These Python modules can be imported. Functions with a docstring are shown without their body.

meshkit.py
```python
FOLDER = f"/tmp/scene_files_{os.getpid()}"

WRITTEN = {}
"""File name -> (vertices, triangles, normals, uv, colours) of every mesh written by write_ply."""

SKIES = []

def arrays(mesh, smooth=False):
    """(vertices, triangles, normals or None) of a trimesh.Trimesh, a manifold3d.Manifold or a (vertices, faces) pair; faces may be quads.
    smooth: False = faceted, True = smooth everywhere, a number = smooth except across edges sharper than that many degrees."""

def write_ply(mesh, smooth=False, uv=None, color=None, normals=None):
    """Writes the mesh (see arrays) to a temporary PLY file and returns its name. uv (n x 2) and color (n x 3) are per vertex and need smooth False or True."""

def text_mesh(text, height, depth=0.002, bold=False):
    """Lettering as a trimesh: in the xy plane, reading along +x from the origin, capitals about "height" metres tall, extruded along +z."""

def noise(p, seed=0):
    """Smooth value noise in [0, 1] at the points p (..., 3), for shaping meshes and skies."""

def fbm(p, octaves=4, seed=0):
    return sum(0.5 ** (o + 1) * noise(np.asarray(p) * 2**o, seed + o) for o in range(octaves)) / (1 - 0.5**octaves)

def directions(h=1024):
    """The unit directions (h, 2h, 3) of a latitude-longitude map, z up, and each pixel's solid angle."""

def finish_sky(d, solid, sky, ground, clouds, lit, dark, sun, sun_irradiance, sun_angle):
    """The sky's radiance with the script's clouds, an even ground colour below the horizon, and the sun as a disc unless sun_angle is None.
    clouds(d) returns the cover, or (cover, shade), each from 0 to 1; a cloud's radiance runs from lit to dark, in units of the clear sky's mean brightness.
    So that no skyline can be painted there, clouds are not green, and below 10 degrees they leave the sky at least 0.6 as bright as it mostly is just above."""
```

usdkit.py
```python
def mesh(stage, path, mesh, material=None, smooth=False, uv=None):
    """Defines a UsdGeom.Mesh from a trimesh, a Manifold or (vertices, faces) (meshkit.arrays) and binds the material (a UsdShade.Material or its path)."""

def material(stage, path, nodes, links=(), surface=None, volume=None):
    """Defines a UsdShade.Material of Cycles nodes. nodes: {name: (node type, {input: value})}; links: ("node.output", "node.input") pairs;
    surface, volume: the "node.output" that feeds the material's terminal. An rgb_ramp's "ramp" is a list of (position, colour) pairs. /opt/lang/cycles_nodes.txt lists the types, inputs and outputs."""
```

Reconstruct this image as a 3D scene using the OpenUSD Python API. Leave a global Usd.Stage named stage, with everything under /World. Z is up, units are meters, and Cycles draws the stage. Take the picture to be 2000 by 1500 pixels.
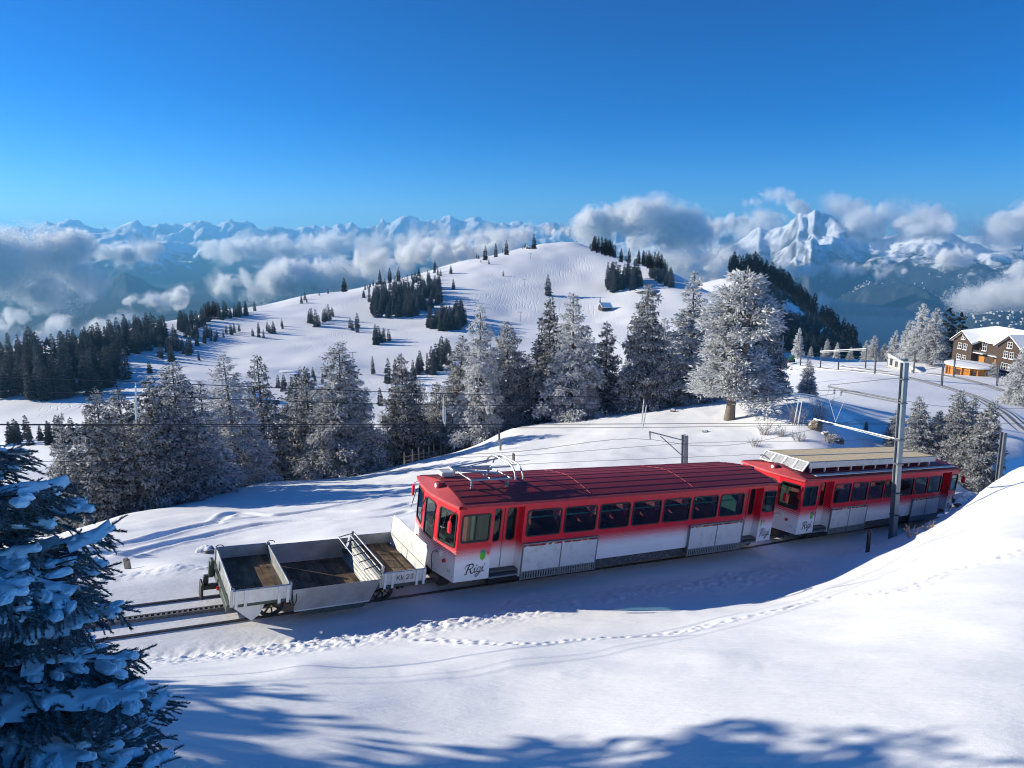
import math, random, numpy as np, trimesh, usdkit, meshkit
from scipy.interpolate import RBFInterpolator, RectBivariateSpline, CubicSpline, RegularGridInterpolator
from scipy.spatial import cKDTree
from shapely.geometry import Polygon, LineString, Point, box as sbox
from shapely.ops import unary_union
from pxr import Usd, UsdGeom, UsdLux, UsdShade, Gf, Sdf, Vt

stage = Usd.Stage.CreateInMemory()
UsdGeom.SetStageUpAxis(stage, UsdGeom.Tokens.z)
UsdGeom.SetStageMetersPerUnit(stage, 1.0)
UsdGeom.Xform.Define(stage, '/World')
UsdGeom.Scope.Define(stage, '/World/Looks')

# ------------------------------------------------------------------ camera, sky, sun, exposure
PITCH = math.atan((750 - 481.5) / 1333.0)          # the lens looks 11.4 degrees down
EXPOSURE = 0.60
cam = UsdGeom.Camera.Define(stage, '/World/camera')
cam.CreateHorizontalApertureAttr(36.0); cam.CreateVerticalApertureAttr(27.0)
cam.CreateFocalLengthAttr(36.0 * 1333 / 2000)
cam.CreateClippingRangeAttr(Gf.Vec2f(0.1, 100000.0))
cam.CreateExposureAttr(EXPOSURE)
cam.AddRotateXOp().Set(90 - math.degrees(PITCH))

SUN = np.array([-1.178, 0.227, 0.455]); SUN /= np.linalg.norm(SUN)
SUN_EL = math.asin(SUN[2]); SUN_ROT = math.atan2(SUN[0], SUN[1])
dome = UsdLux.DomeLight.Define(stage, '/World/sky')
dome.CreateIntensityAttr(1.0)
dome.GetPrim().SetCustomDataByKey('kind', 'structure')
sky_mat = usdkit.material(stage, '/World/Looks/sky', {
    'sky': ('sky_texture', dict(sky_type='single_scattering', sun_disc=False, sun_elevation=SUN_EL, sun_rotation=SUN_ROT,
                                altitude=1700.0, air_density=0.8, aerosol_density=0.6, ozone_density=3.0)),
    'hs': ('hsv', dict(hue=0.5, saturation=1.45, value=1.0, fac=1.0)),
    'gm': ('gamma', dict(gamma=1.2)), 'mu': ('mix', dict(mix_type='multiply', fac=1.0, color2=(0.42, 0.48, 0.53))),
    'bg': ('background_shader', dict(strength=0.135)),
}, [('sky.color', 'hs.color'), ('hs.color', 'gm.color'), ('gm.color', 'mu.color1'), ('mu.color', 'bg.color')], surface='bg.background')
UsdShade.MaterialBindingAPI.Apply(dome.GetPrim()).Bind(sky_mat)
sun = UsdLux.DistantLight.Define(stage, '/World/sun')
sun.CreateIntensityAttr(1.25); sun.CreateAngleAttr(0.5); sun.CreateNormalizeAttr(True)
sun.CreateColorAttr(Gf.Vec3f(1.0, 0.92, 0.75))
_r = Gf.Rotation(Gf.Vec3d(0, 0, 1), Gf.Vec3d(*SUN.tolist()))
sun.AddTransformOp().Set(Gf.Matrix4d().SetRotate(_r))

# ------------------------------------------------------------------ helpers
used = {}
def numbered(name, parent='/World'):
    k = (parent, name); n = used.get(k, 0); used[k] = n + 1
    return name if n == 0 else '%s_%03d' % (name, n)

def path_of(parent):
    return '/World' if parent is None else str(parent.GetPath())

def setd(p, label=None, cat=None, group=None, kind=None):
    for k, v in (('label', label), ('category', cat), ('group', group), ('kind', kind)):
        if v: p.SetCustomDataByKey(k, v)
    return p

def obj(name, mesh, mat, parent=None, smooth=False, label=None, cat=None, group=None, kind=None):
    pp = path_of(parent)
    p = pp + '/' + numbered(name, pp)
    m = usdkit.mesh(stage, p, mesh, M[mat] if isinstance(mat, str) else mat, smooth)
    return setd(m.GetPrim(), label, cat, group, kind)

def thing(name, label=None, cat=None, loc=(0, 0, 0), rotz=0.0, group=None, kind=None, mat4=None, scale=None):
    x = UsdGeom.Xform.Define(stage, '/World/' + numbered(name))
    if mat4 is not None:
        x.AddTransformOp().Set(Gf.Matrix4d(*np.asarray(mat4).T.ravel().tolist()))
    else:
        x.AddTranslateOp().Set(Gf.Vec3d(*[float(v) for v in loc]))
        x.AddRotateZOp().Set(float(rotz))
        if scale is not None: x.AddScaleOp().Set(Gf.Vec3f(*[float(v) for v in scale]))
    return setd(x.GetPrim(), label, cat, group, kind)

def ref(proto, name, **k):
    p = thing(name, **k)
    p.GetReferences().AddInternalReference(proto.GetPath()); p.SetInstanceable(True)
    return p

class MB:                                              # collects shapes that become one mesh
    def __init__(s): s.v, s.f, s.n = [], [], 0
    def add(s, v, f):
        v = np.asarray(v, float); f = np.asarray(f, int)
        if f.shape[1] == 4: f = np.vstack([f[:, [0, 1, 2]], f[:, [0, 2, 3]]])
        s.v.append(v); s.f.append(f + s.n); s.n += len(v); return s
    def mesh(s, m): return s.add(m.vertices, m.faces)
    def box(s, x0, x1, y0, y1, z0, z1):
        v = np.array([[x, y, z] for x in (x0, x1) for y in (y0, y1) for z in (z0, z1)], float)
        f = np.array([[0, 1, 3, 2], [4, 6, 7, 5], [0, 4, 5, 1], [2, 3, 7, 6], [0, 2, 6, 4], [1, 5, 7, 3]])
        return s.add(v, f)
    def cbox(s, x0, x1, y0, y1, z0, z1, c=0.01):       # a box with chamfered edges
        pts = []
        for x, sx in ((x0, 1), (x1, -1)):
            for y, sy in ((y0, 1), (y1, -1)):
                for z, sz in ((z0, 1), (z1, -1)):
                    pts += [(x + sx * c, y + sy * c, z), (x + sx * c, y, z + sz * c), (x, y + sy * c, z + sz * c)]
        h = trimesh.convex.convex_hull(np.array(pts)); return s.mesh(h)
    def bar(s, a, b, w, h=None, up=(0, 0, 1)):         # a straight bar of rectangular section
        a = np.asarray(a, float); b = np.asarray(b, float); h = w if h is None else h
        d = (b - a) / np.linalg.norm(b - a); u = np.asarray(up, float)
        if abs(d @ u) > 0.97: u = np.array([1.0, 0, 0])
        r = np.cross(d, u); r /= np.linalg.norm(r); u = np.cross(r, d)
        v = [p + r * sx * w / 2 + u * sy * h / 2 for p in (a, b) for sx, sy in ((-1, -1), (1, -1), (1, 1), (-1, 1))]
        f = [[0, 1, 2, 3], [7, 6, 5, 4], [0, 4, 5, 1], [1, 5, 6, 2], [2, 6, 7, 3], [3, 7, 4, 0]]
        return s.add(v, f)
    def tube(s, pts, rad, sides=6, caps=True):
        p = np.asarray(pts, float); n = len(p); rad = np.broadcast_to(rad, (n,))
        t = np.gradient(p, axis=0); t /= np.linalg.norm(t, axis=1, keepdims=True) + 1e-12
        ref_ = np.array([0, 0, 1.0]) if abs(t[:, 2]).mean() < 0.9 else np.array([1.0, 0, 0])
        a = np.cross(t, ref_); a /= np.linalg.norm(a, axis=1, keepdims=True) + 1e-12
        b = np.cross(t, a); ang = np.arange(sides) * 2 * np.pi / sides
        v = p[:, None] + rad[:, None, None] * (np.cos(ang)[None, :, None] * a[:, None] + np.sin(ang)[None, :, None] * b[:, None])
        i, j = np.meshgrid(np.arange(n - 1), np.arange(sides), indexing='ij')
        q = np.stack([i * sides + j, i * sides + (j + 1) % sides, (i + 1) * sides + (j + 1) % sides, (i + 1) * sides + j], -1).reshape(-1, 4)
        f = np.vstack([q[:, [0, 1, 2]], q[:, [0, 2, 3]]])
        v = v.reshape(-1, 3)
        if caps:
            k = len(v); v = np.vstack([v, p[[0, -1]]])
            c0 = [[k, (m + 1) % sides, m] for m in range(sides)]
            c1 = [[k + 1, (n - 1) * sides + m, (n - 1) * sides + (m + 1) % sides] for m in range(sides)]
            f = np.vstack([f, c0, c1])
        return s.add(v, f)
    def prism(s, poly, depth, place):                   # shapely polygon extruded; place maps (n,3) local -> world
        for g in getattr(poly, 'geoms', [poly]):
            if g.is_empty or g.area < 1e-8: continue
            m = trimesh.creation.extrude_polygon(g, depth, engine='earcut')
            s.add(place(np.asarray(m.vertices)), m.faces)
        return s
    def get(s): return np.vstack(s.v), np.vstack(s.f)
    def T(s, m4):
        s.v = [v @ np.asarray(m4)[:3, :3].T + np.asarray(m4)[:3, 3] for v in s.v]; return s

def rbox(x0, x1, y0, y1, r):
    return sbox(x0 + r, y0 + r, x1 - r, y1 - r).buffer(r, quad_segs=3)

def fbm(p, o=4, seed=0): return meshkit.fbm(np.asarray(p, float), o, seed)
def sstep(x, a, b):
    t = np.clip((x - a) / (b - a), 0, 1); return t * t * (3 - 2 * t)

# measuring the place: the direction in which the lens sees a point of the 2000 x 1500 photograph
_c, _s = math.cos(PITCH), math.sin(PITCH)
def ray(px, py):
    dx = (np.asarray(px, float) - 1000) / 1333.0; du = (750 - np.asarray(py, float)) / 1333.0
    return np.stack([dx, _c + du * _s, -_s + du * _c], -1)
def polar(px, py):
    d = ray(px, py); return np.arctan2(d[..., 0], d[..., 1]), d[..., 2] / np.hypot(d[..., 0], d[..., 1])
def at(px, py, r):                                     # the point at ground distance r seen there
    d = ray(px, py); return d / np.hypot(d[..., 0], d[..., 1])[..., None] * np.asarray(r)[..., None] if np.ndim(r) else d / math.hypot(d[0], d[1]) * r
def unproject(P):
    P = np.asarray(P, float); d = P[..., 1] * _c - P[..., 2] * _s; u = P[..., 2] * _c + P[..., 1] * _s
    return np.stack([1000 + 1333 * P[..., 0] / d, 750 - 1333 * u / d], -1)

# frames of the two railcars (origin at the near lower front corner of the body; x along, y across, z up)
def car_frame(P, yaw, g):
    A = np.array([math.cos(yaw) * math.cos(g), math.sin(yaw) * math.cos(g), math.sin(g)])
    W = np.array([-math.sin(yaw), math.cos(yaw), 0]); U = np.cross(A, W)
    m = np.eye(4); m[:3, 0], m[:3, 1], m[:3, 2], m[:3, 3] = A, W, U, P
    return m
F1 = car_frame((-1.75317602, 17.53377232, -9.19731232), 0.529, -0.129)
F2 = car_frame((11.08553145, 25.15010426, -11.12912166), 0.587, -0.149)
def loc(F, a, w, h): return F[:3, 3] + F[:3, 0] * a + F[:3, 1] * w + F[:3, 2] * h
def on_plane(F, px, py, w=None, h=None):               # where the line of sight meets the plane w = const or h = const of a frame
    d = ray(px, py); k = 1 if w is not None else 2; v = w if w is not None else h
    n = F[:3, k]; t = (F[:3, 3] @ n + v) / (d @ n); return d * t
CW, CL, EH, RAIL = 2.9, 13.6, 2.18, -0.55                # body width, body length, eaves, rail head
# ------------------------------------------------------------------ materials
M = {}
def mat(name, nodes, links, surface='p.BSDF', volume=None):
    M[name] = usdkit.material(stage, '/World/Looks/' + name, nodes, links, surface=surface, volume=volume); return M[name]

def paint(name, col, rough=0.45, var=0.12, scale=6.0, bump=0.0, metal=0.0, dirt=None, spec=0.5):
    """A painted, cast or weathered surface: a colour that drifts a little, uneven gloss, optional dirt."""
    c = np.array(col, float)
    n = {'tc': ('texture_coordinate', {}),
         'n': ('noise_texture', dict(scale=scale, detail=5.0, roughness=0.6)),
         'r': ('rgb_ramp', dict(ramp=[(0.25, tuple(c * (1 - var))), (0.75, tuple(np.minimum(c * (1 + var), 0.95)))])),
         'm': ('map_range', dict(from_min=0.2, from_max=0.8, to_min=max(rough - 0.08, 0.02), to_max=rough + 0.1)),
         'p': ('principled_bsdf', dict(metallic=metal, specular_ior_level=spec))}
    l = [('tc.object', 'n.vector'), ('n.fac', 'r.fac'), ('n.fac', 'm.value'), ('m.result', 'p.roughness')]
    out = 'r.color'
    if dirt:
        n['n2'] = ('noise_texture', dict(scale=scale * 2.7, detail=6.0, roughness=0.7))
        n['d'] = ('rgb_ramp', dict(ramp=[(0.52, (0, 0, 0)), (0.72, (1, 1, 1))]))
        n['mx'] = ('mix', dict(color2=tuple(dirt)))
        l += [('tc.object', 'n2.vector'), ('n2.fac', 'd.fac'), ('d.color', 'mx.fac'), (out, 'mx.color1')]; out = 'mx.color'
    l.append((out, 'p.base_color'))
    if bump:
        n['b'] = ('bump', dict(strength=1.0, distance=bump)); l += [('n.fac', 'b.height'), ('b.normal', 'p.normal')]
    return mat(name, n, l)

# snow: bright, faintly rough, wind ripples at three sizes
def snow(name, col=(0.88, 0.885, 0.905), b1=0.03, b2=0.009, tracks=0.0):
    n = {'g': ('geometry', {}),
         'mp': ('mapping', dict(scale=(0.9, 2.2, 1.0), rotation=(0, 0, 0.55))),
         'n1': ('noise_texture', dict(scale=0.55, detail=6.0, roughness=0.55)),
         'n2': ('noise_texture', dict(scale=9.0, detail=4.0, roughness=0.6)),
         'n3': ('noise_texture', dict(scale=60.0, detail=2.0, roughness=0.6)),
         'b1': ('bump', dict(strength=1.0, distance=b1 * 2.2)), 'b2': ('bump', dict(strength=1.0, distance=b2)), 'b3': ('bump', dict(strength=0.8, distance=0.004)),
         'r': ('rgb_ramp', dict(ramp=[(0.3, tuple(np.array(col) * 0.965)), (0.7, col)])),
         'p': ('principled_bsdf', dict(roughness=0.62, specular_ior_level=0.25))}
    l = [('g.position', 'mp.vector'), ('mp.vector', 'n1.vector'), ('mp.vector', 'n2.vector'), ('g.position', 'n3.vector'),
         ('n1.fac', 'b1.height'), ('n2.fac', 'b2.height'), ('n3.fac', 'b3.height'), ('b1.normal', 'b2.normal'), ('b2.normal', 'b3.normal'), ('b3.normal', 'p.normal'),
         ('n1.fac', 'r.fac'), ('r.color', 'p.base_color')]
    if tracks:                                           # skiers' curving tracks cut into the slope
        n['mp2'] = ('mapping', dict(scale=(0.115, 0.03, 0.03), rotation=(0, 0, 0.25))); n['wv'] = ('wave_texture', dict(wave_type='bands', bands_direction='x', scale=1.0, distortion=9.0, detail=3.0, detail_scale=0.9))
        n['mp3'] = ('mapping', dict(scale=(0.10, 0.05, 0.05), rotation=(0, 0, -0.5))); n['wv2'] = ('wave_texture', dict(wave_type='bands', bands_direction='x', scale=1.0, distortion=11.0, detail=3.0, detail_scale=0.8))
        n['rw'] = ('rgb_ramp', dict(ramp=[(0.0, (0, 0, 0)), (0.09, (1, 1, 1)), (1, (1, 1, 1))])); n['rw2'] = ('rgb_ramp', dict(ramp=[(0.0, (0, 0, 0)), (0.08, (1, 1, 1)), (1, (1, 1, 1))]))
        n['mm'] = ('mix', dict(mix_type='darken', fac=1.0)); n['nm'] = ('noise_texture', dict(scale=0.012, detail=2.0)); n['rm'] = ('rgb_ramp', dict(ramp=[(0.50, (0, 0, 0)), (0.62, (1, 1, 1))])); n['mk'] = ('mix', dict(color1=(1, 1, 1)))
        n['bt'] = ('bump', dict(strength=0.4, distance=tracks))
        l += [('g.position', 'mp2.vector'), ('mp2.vector', 'wv.vector'), ('wv.fac', 'rw.fac'), ('g.position', 'mp3.vector'), ('mp3.vector', 'wv2.vector'), ('wv2.fac', 'rw2.fac'), ('rw.color', 'mm.color1'), ('rw2.color', 'mm.color2'), ('g.position', 'nm.vector'), ('nm.fac', 'rm.fac'), ('rm.color', 'mk.fac'), ('mm.color', 'mk.color2'), ('mk.color', 'bt.height'), ('bt.normal', 'b1.normal')]
    return mat(name, n, l)
snow('snow')
snow('snow_cap', (0.88, 0.89, 0.91), 0.012, 0.004)
# ------------------------------------------------------------------ the track's course (centre line at rail-head level)
def course():
    P = [loc(F1, a, CW / 2, RAIL) for a in (-40, -28, -18, -8, 0, 6, 13.0)] + [loc(F2, a, CW / 2, RAIL) for a in (1, 7, 13.6, 20, 27, 36, 50)]
    P = np.array(P); s = np.r_[0, np.cumsum(np.linalg.norm(np.diff(P, axis=0), axis=1))]
    cs = CubicSpline(s, P); ss = np.arange(0, s[-1], 0.25)
    Q = cs(ss)
    for _ in range(30): Q[1:-1] = Q[1:-1] * 0.5 + 0.25 * (Q[:-2] + Q[2:])
    return Q
TRACK = course()
_ktree = cKDTree(TRACK[:, :2]); _tdir = np.gradient(TRACK, axis=0); _tdir /= np.linalg.norm(_tdir, axis=1, keepdims=True)
def track_near(x, y):                                   # signed distance across (positive on the far side), level, along-index
    q = np.stack([x, y], -1); d, i = _ktree.query(q)
    v = q - TRACK[i, :2]; h = _tdir[i, :2] / np.linalg.norm(_tdir[i, :2], axis=1, keepdims=True)
    side = v[:, 1] * h[:, 0] - v[:, 0] * h[:, 1]; al = (v * h).sum(1)
    return np.where(np.abs(al) > 0.4, np.sign(side) * d, side), TRACK[i, 2] + al * _tdir[i, 2], i

# measured ground: photograph column, row, and ground distance in metres
GP = '''
1000 1500 6.5; 1000 1300 10.7; 1000 1400 8.2; 600 1500 6.6; 600 1300 11.2; 300 1500 6.8; 300 1350 10; 1400 1500 6.5; 1400 1300 10.6; 1700 1500 6.9; 1700 1300 10.9; 1700 1180 15.5
2000 1500 7.4; 2000 1350 10; 2000 1200 13.7; 2000 1050 20.5; 2000 950 30; 2000 890 39; 1880 988 34; 1750 1062 28.3; 1600 1125 23; 1500 1160 21; 1850 1120 18; 1930 945 37
0 1500 6.8; 0 1350 10.5; 120 1300 13
250 1120 23; 250 1050 29; 260 1000 38; 200 1018 37; 420 962 46; 420 1040 29.5; 500 1130 22.5; 500 1050 27.5; 500 985 40; 505 940 57; 640 935 57; 700 930 54; 800 1040 25; 800 950 42; 810 900 58; 880 890 64
60 1060 33; 0 1090 30
250 1030 55; 250 1010 75; 420 1010 68; 505 985 80; 640 975 80; 800 930 84; 880 925 86; 60 1100 55; 0 1120 50; 0 1050 85; 100 1030 85
1000 925 42; 1000 860 53; 1000 832 61; 1000 880 85; 930 870 61; 1100 905 42; 1100 850 53; 1100 818 62; 1100 860 86; 1200 895 42.5; 1200 850 50; 1200 810 61; 1200 840 85
1300 892 43.5; 1300 850 49; 1300 800 60; 1300 815 85; 1400 890 44.5; 1400 850 49; 1420 820 54; 1400 785 63; 1400 795 84; 1500 880 46; 1500 830 51; 1500 780 61; 1500 775 80; 1600 870 47; 1590 820 52; 1580 772 61; 1640 800 59; 1680 880 50
1700 900 50; 1760 905 50; 1820 905 52; 1900 900 54; 1680 850 62; 1770 850 66; 1660 790 88; 1575 765 74; 1650 760 105; 1750 790 92; 1850 830 80; 1930 880 62; 2000 850 70; 1990 810 95; 1900 780 122
1700 740 150; 1860 750 160; 1800 760 140; 1600 716 220; 1530 700 255; 1690 722 205; 1780 722 205; 1900 722 205; 2000 722 210; 2000 760 168; 1950 697 240; 1800 697 240; 1690 700 245; 1560 690 290
1600 760 330; 1700 770 330; 1800 790 330; 1950 790 330; 1450 770 150; 1450 750 260; 1350 800 150; 1200 830 150; 1000 850 150; 800 870 150; 600 880 140; 400 890 130; 200 900 130; 0 920 120
0 870 190; 200 850 190; 400 850 190; 600 850 190; 800 840 190; 1000 830 200; 1200 820 200
0 845 250; 0 800 300; 0 760 340; 0 700 420; 0 684 480; 0 725 620; 100 832 260; 100 790 300; 100 745 340; 100 700 400; 100 678 450; 100 735 620
200 800 280; 200 750 330; 200 700 400; 200 657 480; 200 705 660; 300 765 300; 300 720 360; 300 680 430; 300 627 530; 300 680 710; 450 790 280; 450 740 330; 450 700 400; 450 650 480; 450 602 590; 450 655 760
600 800 280; 600 700 380; 600 640 490; 600 577 650; 600 625 820; 750 820 270; 750 740 340; 750 680 420; 750 620 520; 750 547 680; 750 600 850
900 780 290; 900 700 380; 900 620 500; 900 560 610; 900 510 725; 900 560 900; 1000 800 280; 1000 700 400; 1000 600 550; 1000 540 650; 1000 488 765; 1000 540 920
1125 800 290; 1125 700 410; 1125 600 560; 1125 530 680; 1125 467 800; 1125 520 960; 1060 474 790; 1200 800 280; 1200 700 400; 1200 620 520; 1200 560 620; 1190 492 760; 1200 560 900
1290 800 280; 1290 700 390; 1290 620 500; 1290 560 610; 1290 515 700; 1290 600 860; 1340 545 690; 1400 750 300; 1400 650 440; 1400 590 560; 1390 567 620; 1400 640 740
1350 562 900; 1420 535 930; 1480 526 920; 1480 600 720; 1480 690 480; 1540 566 890; 1600 622 860; 1600 690 520; 1600 655 700; 1660 668 820; 1690 700 800; 1670 700 560; 1480 600 1100; 1600 690 1050; 1400 600 1100
1750 740 560; 1750 745 800; 1850 760 420; 1850 790 700; 2000 760 420; 2000 800 700
'''
_g = np.array([[float(v) for v in e.split()] for line in GP.strip().splitlines() for e in line.split(';') if e.strip()])
_az, _t = polar(_g[:, 0], _g[:, 1]); _lr = np.log(_g[:, 2])
# the strip that carries the track is measured by the train itself
_tr = []
for i in range(8, len(TRACK), 9):
    side = np.array([-_tdir[i, 1], _tdir[i, 0]])
    for w, dz in ((-1.9, -0.06), (0, -0.06), (1.9, -0.06), (3.4, -0.10)) if i < 250 else ((-1.5, -0.06), (0, -0.06), (1.9, -0.06)):
        p = TRACK[i, :2] + side / np.linalg.norm(side) * w
        _tr.append((math.atan2(p[0], p[1]), math.log(math.hypot(*p)), (TRACK[i, 2] + dz) / math.hypot(*p)))
_tr = np.array(_tr)
# beyond the picture's edges the slopes go on as they do inside it; the outermost ring falls to the valley
_ex = []
for az, rows in ((-62, ((1.5, -2.6), (6, -5.4), (12, -8.4), (25, -11), (50, -19), (120, -55), (300, -110), (500, -95), (800, -190))),
                 (-85, ((1.5, -2.5), (6, -4.2), (14, -6.0), (30, -9), (60, -19), (150, -70), (400, -170), (800, -280))),
                 (62, ((1.5, -2.7), (6, -4.3), (14, -5.8), (30, -8.5), (60, -15), (120, -28), (250, -50), (500, -130), (800, -250))),
                 (85, ((1.5, -2.6), (6, -3.6), (14, -4.5), (30, -6.5), (60, -12), (150, -30), (400, -90), (800, -200)))):
    _ex += [(math.radians(az), math.log(r), z / r) for r, z in rows]
for az in (-36, -24, -12, 0, 12, 24, 36):
    _ex += [(math.radians(az), math.log(1.5), -2.9 / 1.5), (math.radians(az), math.log(3.0), -1.30)]
for az in np.linspace(-88, 88, 23):
    _ex.append((math.radians(az), math.log(1500.0), -0.26))
_ex = np.array(_ex)
_P = np.vstack([np.c_[_az, _lr, _t], _tr, _ex])
_KA = 1.6
_rbf = RBFInterpolator(np.c_[_P[:, 0] * _KA, _P[:, 1]], _P[:, 2], kernel='linear', smoothing=0.004, neighbors=70)
GA = np.radians(np.r_[np.arange(-88, -42.5, 1.0), np.linspace(-42, 42, 241), np.arange(43, 88.1, 1.0)])
GR = np.arange(math.log(1.0), math.log(1600.0), 0.025)
_A, _R = np.meshgrid(GA, GR, indexing='ij')
_Tg = _rbf(np.c_[_A.ravel() * _KA, _R.ravel()]).reshape(_A.shape)
from scipy.ndimage import gaussian_filter
_Tg = gaussian_filter(_Tg, (1.1, 1.1))
_spl = RectBivariateSpline(GA, GR, _Tg, kx=3, ky=3)

def rough_bank(x, y, sd):                                # ploughed snow thrown up beside the rails
    p = np.stack([x, y, 0 * x], -1)
    wob = (fbm(p * 0.22, 2, 31) - 0.5) * 1.2
    b = np.exp(-(np.abs(sd + 3.15 + wob) / 0.85) ** 2) * 1.0 + np.exp(-(np.abs(sd - 3.3 + wob) / 0.6) ** 2) * 0.6
    lump = np.clip(fbm(p * 7.0, 4, 5) - 0.38, 0, 1) * 0.20 + (fbm(p * 15.0, 2, 9) - 0.5) * 0.06
    return b * (lump + 0.05 * fbm(p * 0.8, 2, 6))

def ground_base(x, y):
    r = np.hypot(x, y); r = np.maximum(r, 1.0); az = np.arctan2(x, y)
    return _spl.ev(np.clip(az, GA[0], GA[-1]), np.clip(np.log(r), GR[0], GR[-1])) * r
def _hit_ground(px, py):
    d = ray(px, py); d = d / math.hypot(d[0], d[1]); rr = np.exp(np.linspace(math.log(3), math.log(1400), 3000))
    z = ground_base(d[0] * rr, d[1] * rr); k = np.argmax(z >= d[2] * rr); return d * rr[max(k, 1)]
_tp = np.array([_hit_ground(p[0], p[1]) for p in ((815, 1252), (900, 1258), (985, 1264), (1060, 1262), (1140, 1254), (1240, 1246), (1330, 1236), (1420, 1216), (1520, 1196), (1600, 1176),
                (1680, 1165), (1760, 1160), (1810, 1140), (1870, 1116), (1940, 1095), (1998, 1074))])
_ts = np.r_[0, np.cumsum(np.linalg.norm(np.diff(_tp, axis=0), axis=1))]
_tc = CubicSpline(_ts, _tp[:, :2])(np.arange(0, _ts[-1], 0.21))
_rs = np.random.RandomState(5)
STEPS = _tc + _rs.normal(0, 0.05, _tc.shape) + 0.035 * (-1.0) ** np.arange(len(_tc))[:, None] * np.array([[0.4, 1.0]]); _stree = cKDTree(STEPS)

def _curve(pix, step=0.2):
    q = np.array([_hit_ground(*e) for e in pix]); s_ = np.r_[0, np.cumsum(np.linalg.norm(np.diff(q, axis=0), axis=1))]
    return CubicSpline(s_, q[:, :2])(np.arange(0, s_[-1], step))
GROOVES = cKDTree(np.vstack([_curve(e) for e in ([(250, 1086), (330, 1064), (430, 1040), (560, 1021), (640, 1017), (800, 1000)], [(225, 1066), (330, 1040), (430, 1019), (520, 1010), (590, 1001), (690, 984), (810, 955)], [(420, 1022), (480, 1004), (540, 1009), (620, 1003), (700, 1001), (800, 985)])]))
def ground(x, y, detail=True):
    x = np.atleast_1d(np.asarray(x, float)); y = np.atleast_1d(np.asarray(y, float))
    z = ground_base(x, y); r = np.hypot(x, y)
    near = r < 75
    if near.any():
        sd, lv, i = track_near(x[near], y[near])
        k = 1 - sstep(np.abs(sd), 1.75, 3.0)
        zz = z[near] * (1 - k) + (lv - 0.038) * k
        if detail:
            zz = zz + rough_bank(x[near], y[near], sd)
            p = np.stack([x[near], y[near], 0 * x[near]], -1)
            zz += (fbm(p * 0.35, 3, 3) - 0.5) * 0.22 * sstep(np.abs(sd), 2.0, 6.0)
            d, _ = _stree.query(p[:, :2], distance_upper_bound=0.4)
            zz -= 0.07 * np.exp(-(np.minimum(d, 9) / 0.062) ** 2) - 0.02 * np.exp(-((np.minimum(d, 9) - 0.15) / 0.05) ** 2)
            d, _ = GROOVES.query(p[:, :2], distance_upper_bound=1.2); d = np.minimum(d, 9)
            zz += (-0.10 * np.exp(-(d / 0.20) ** 2) + 0.05 * np.exp(-((d - 0.42) / 0.14) ** 2)) * (0.6 + 0.8 * fbm(p * 1.3, 2, 8))
        z[near] = zz
    if detail:
        p = np.stack([x, y, 0 * x], -1)
        z += (fbm(p / 60.0, 3, 21) - 0.5) * 6.0 * sstep(r, 90, 300)
    return z
def hit(px, py, rmin=3.0):                                # first ground point seen at that place of the photograph
    d = ray(px, py); d = d / math.hypot(d[0], d[1]); rr = np.exp(np.arange(math.log(rmin), math.log(1500), 0.002))
    z = ground(d[0] * rr, d[1] * rr, False) + 0; k = int(np.argmax(z >= d[2] * rr)); return d * rr[max(k, 1)]

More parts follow.
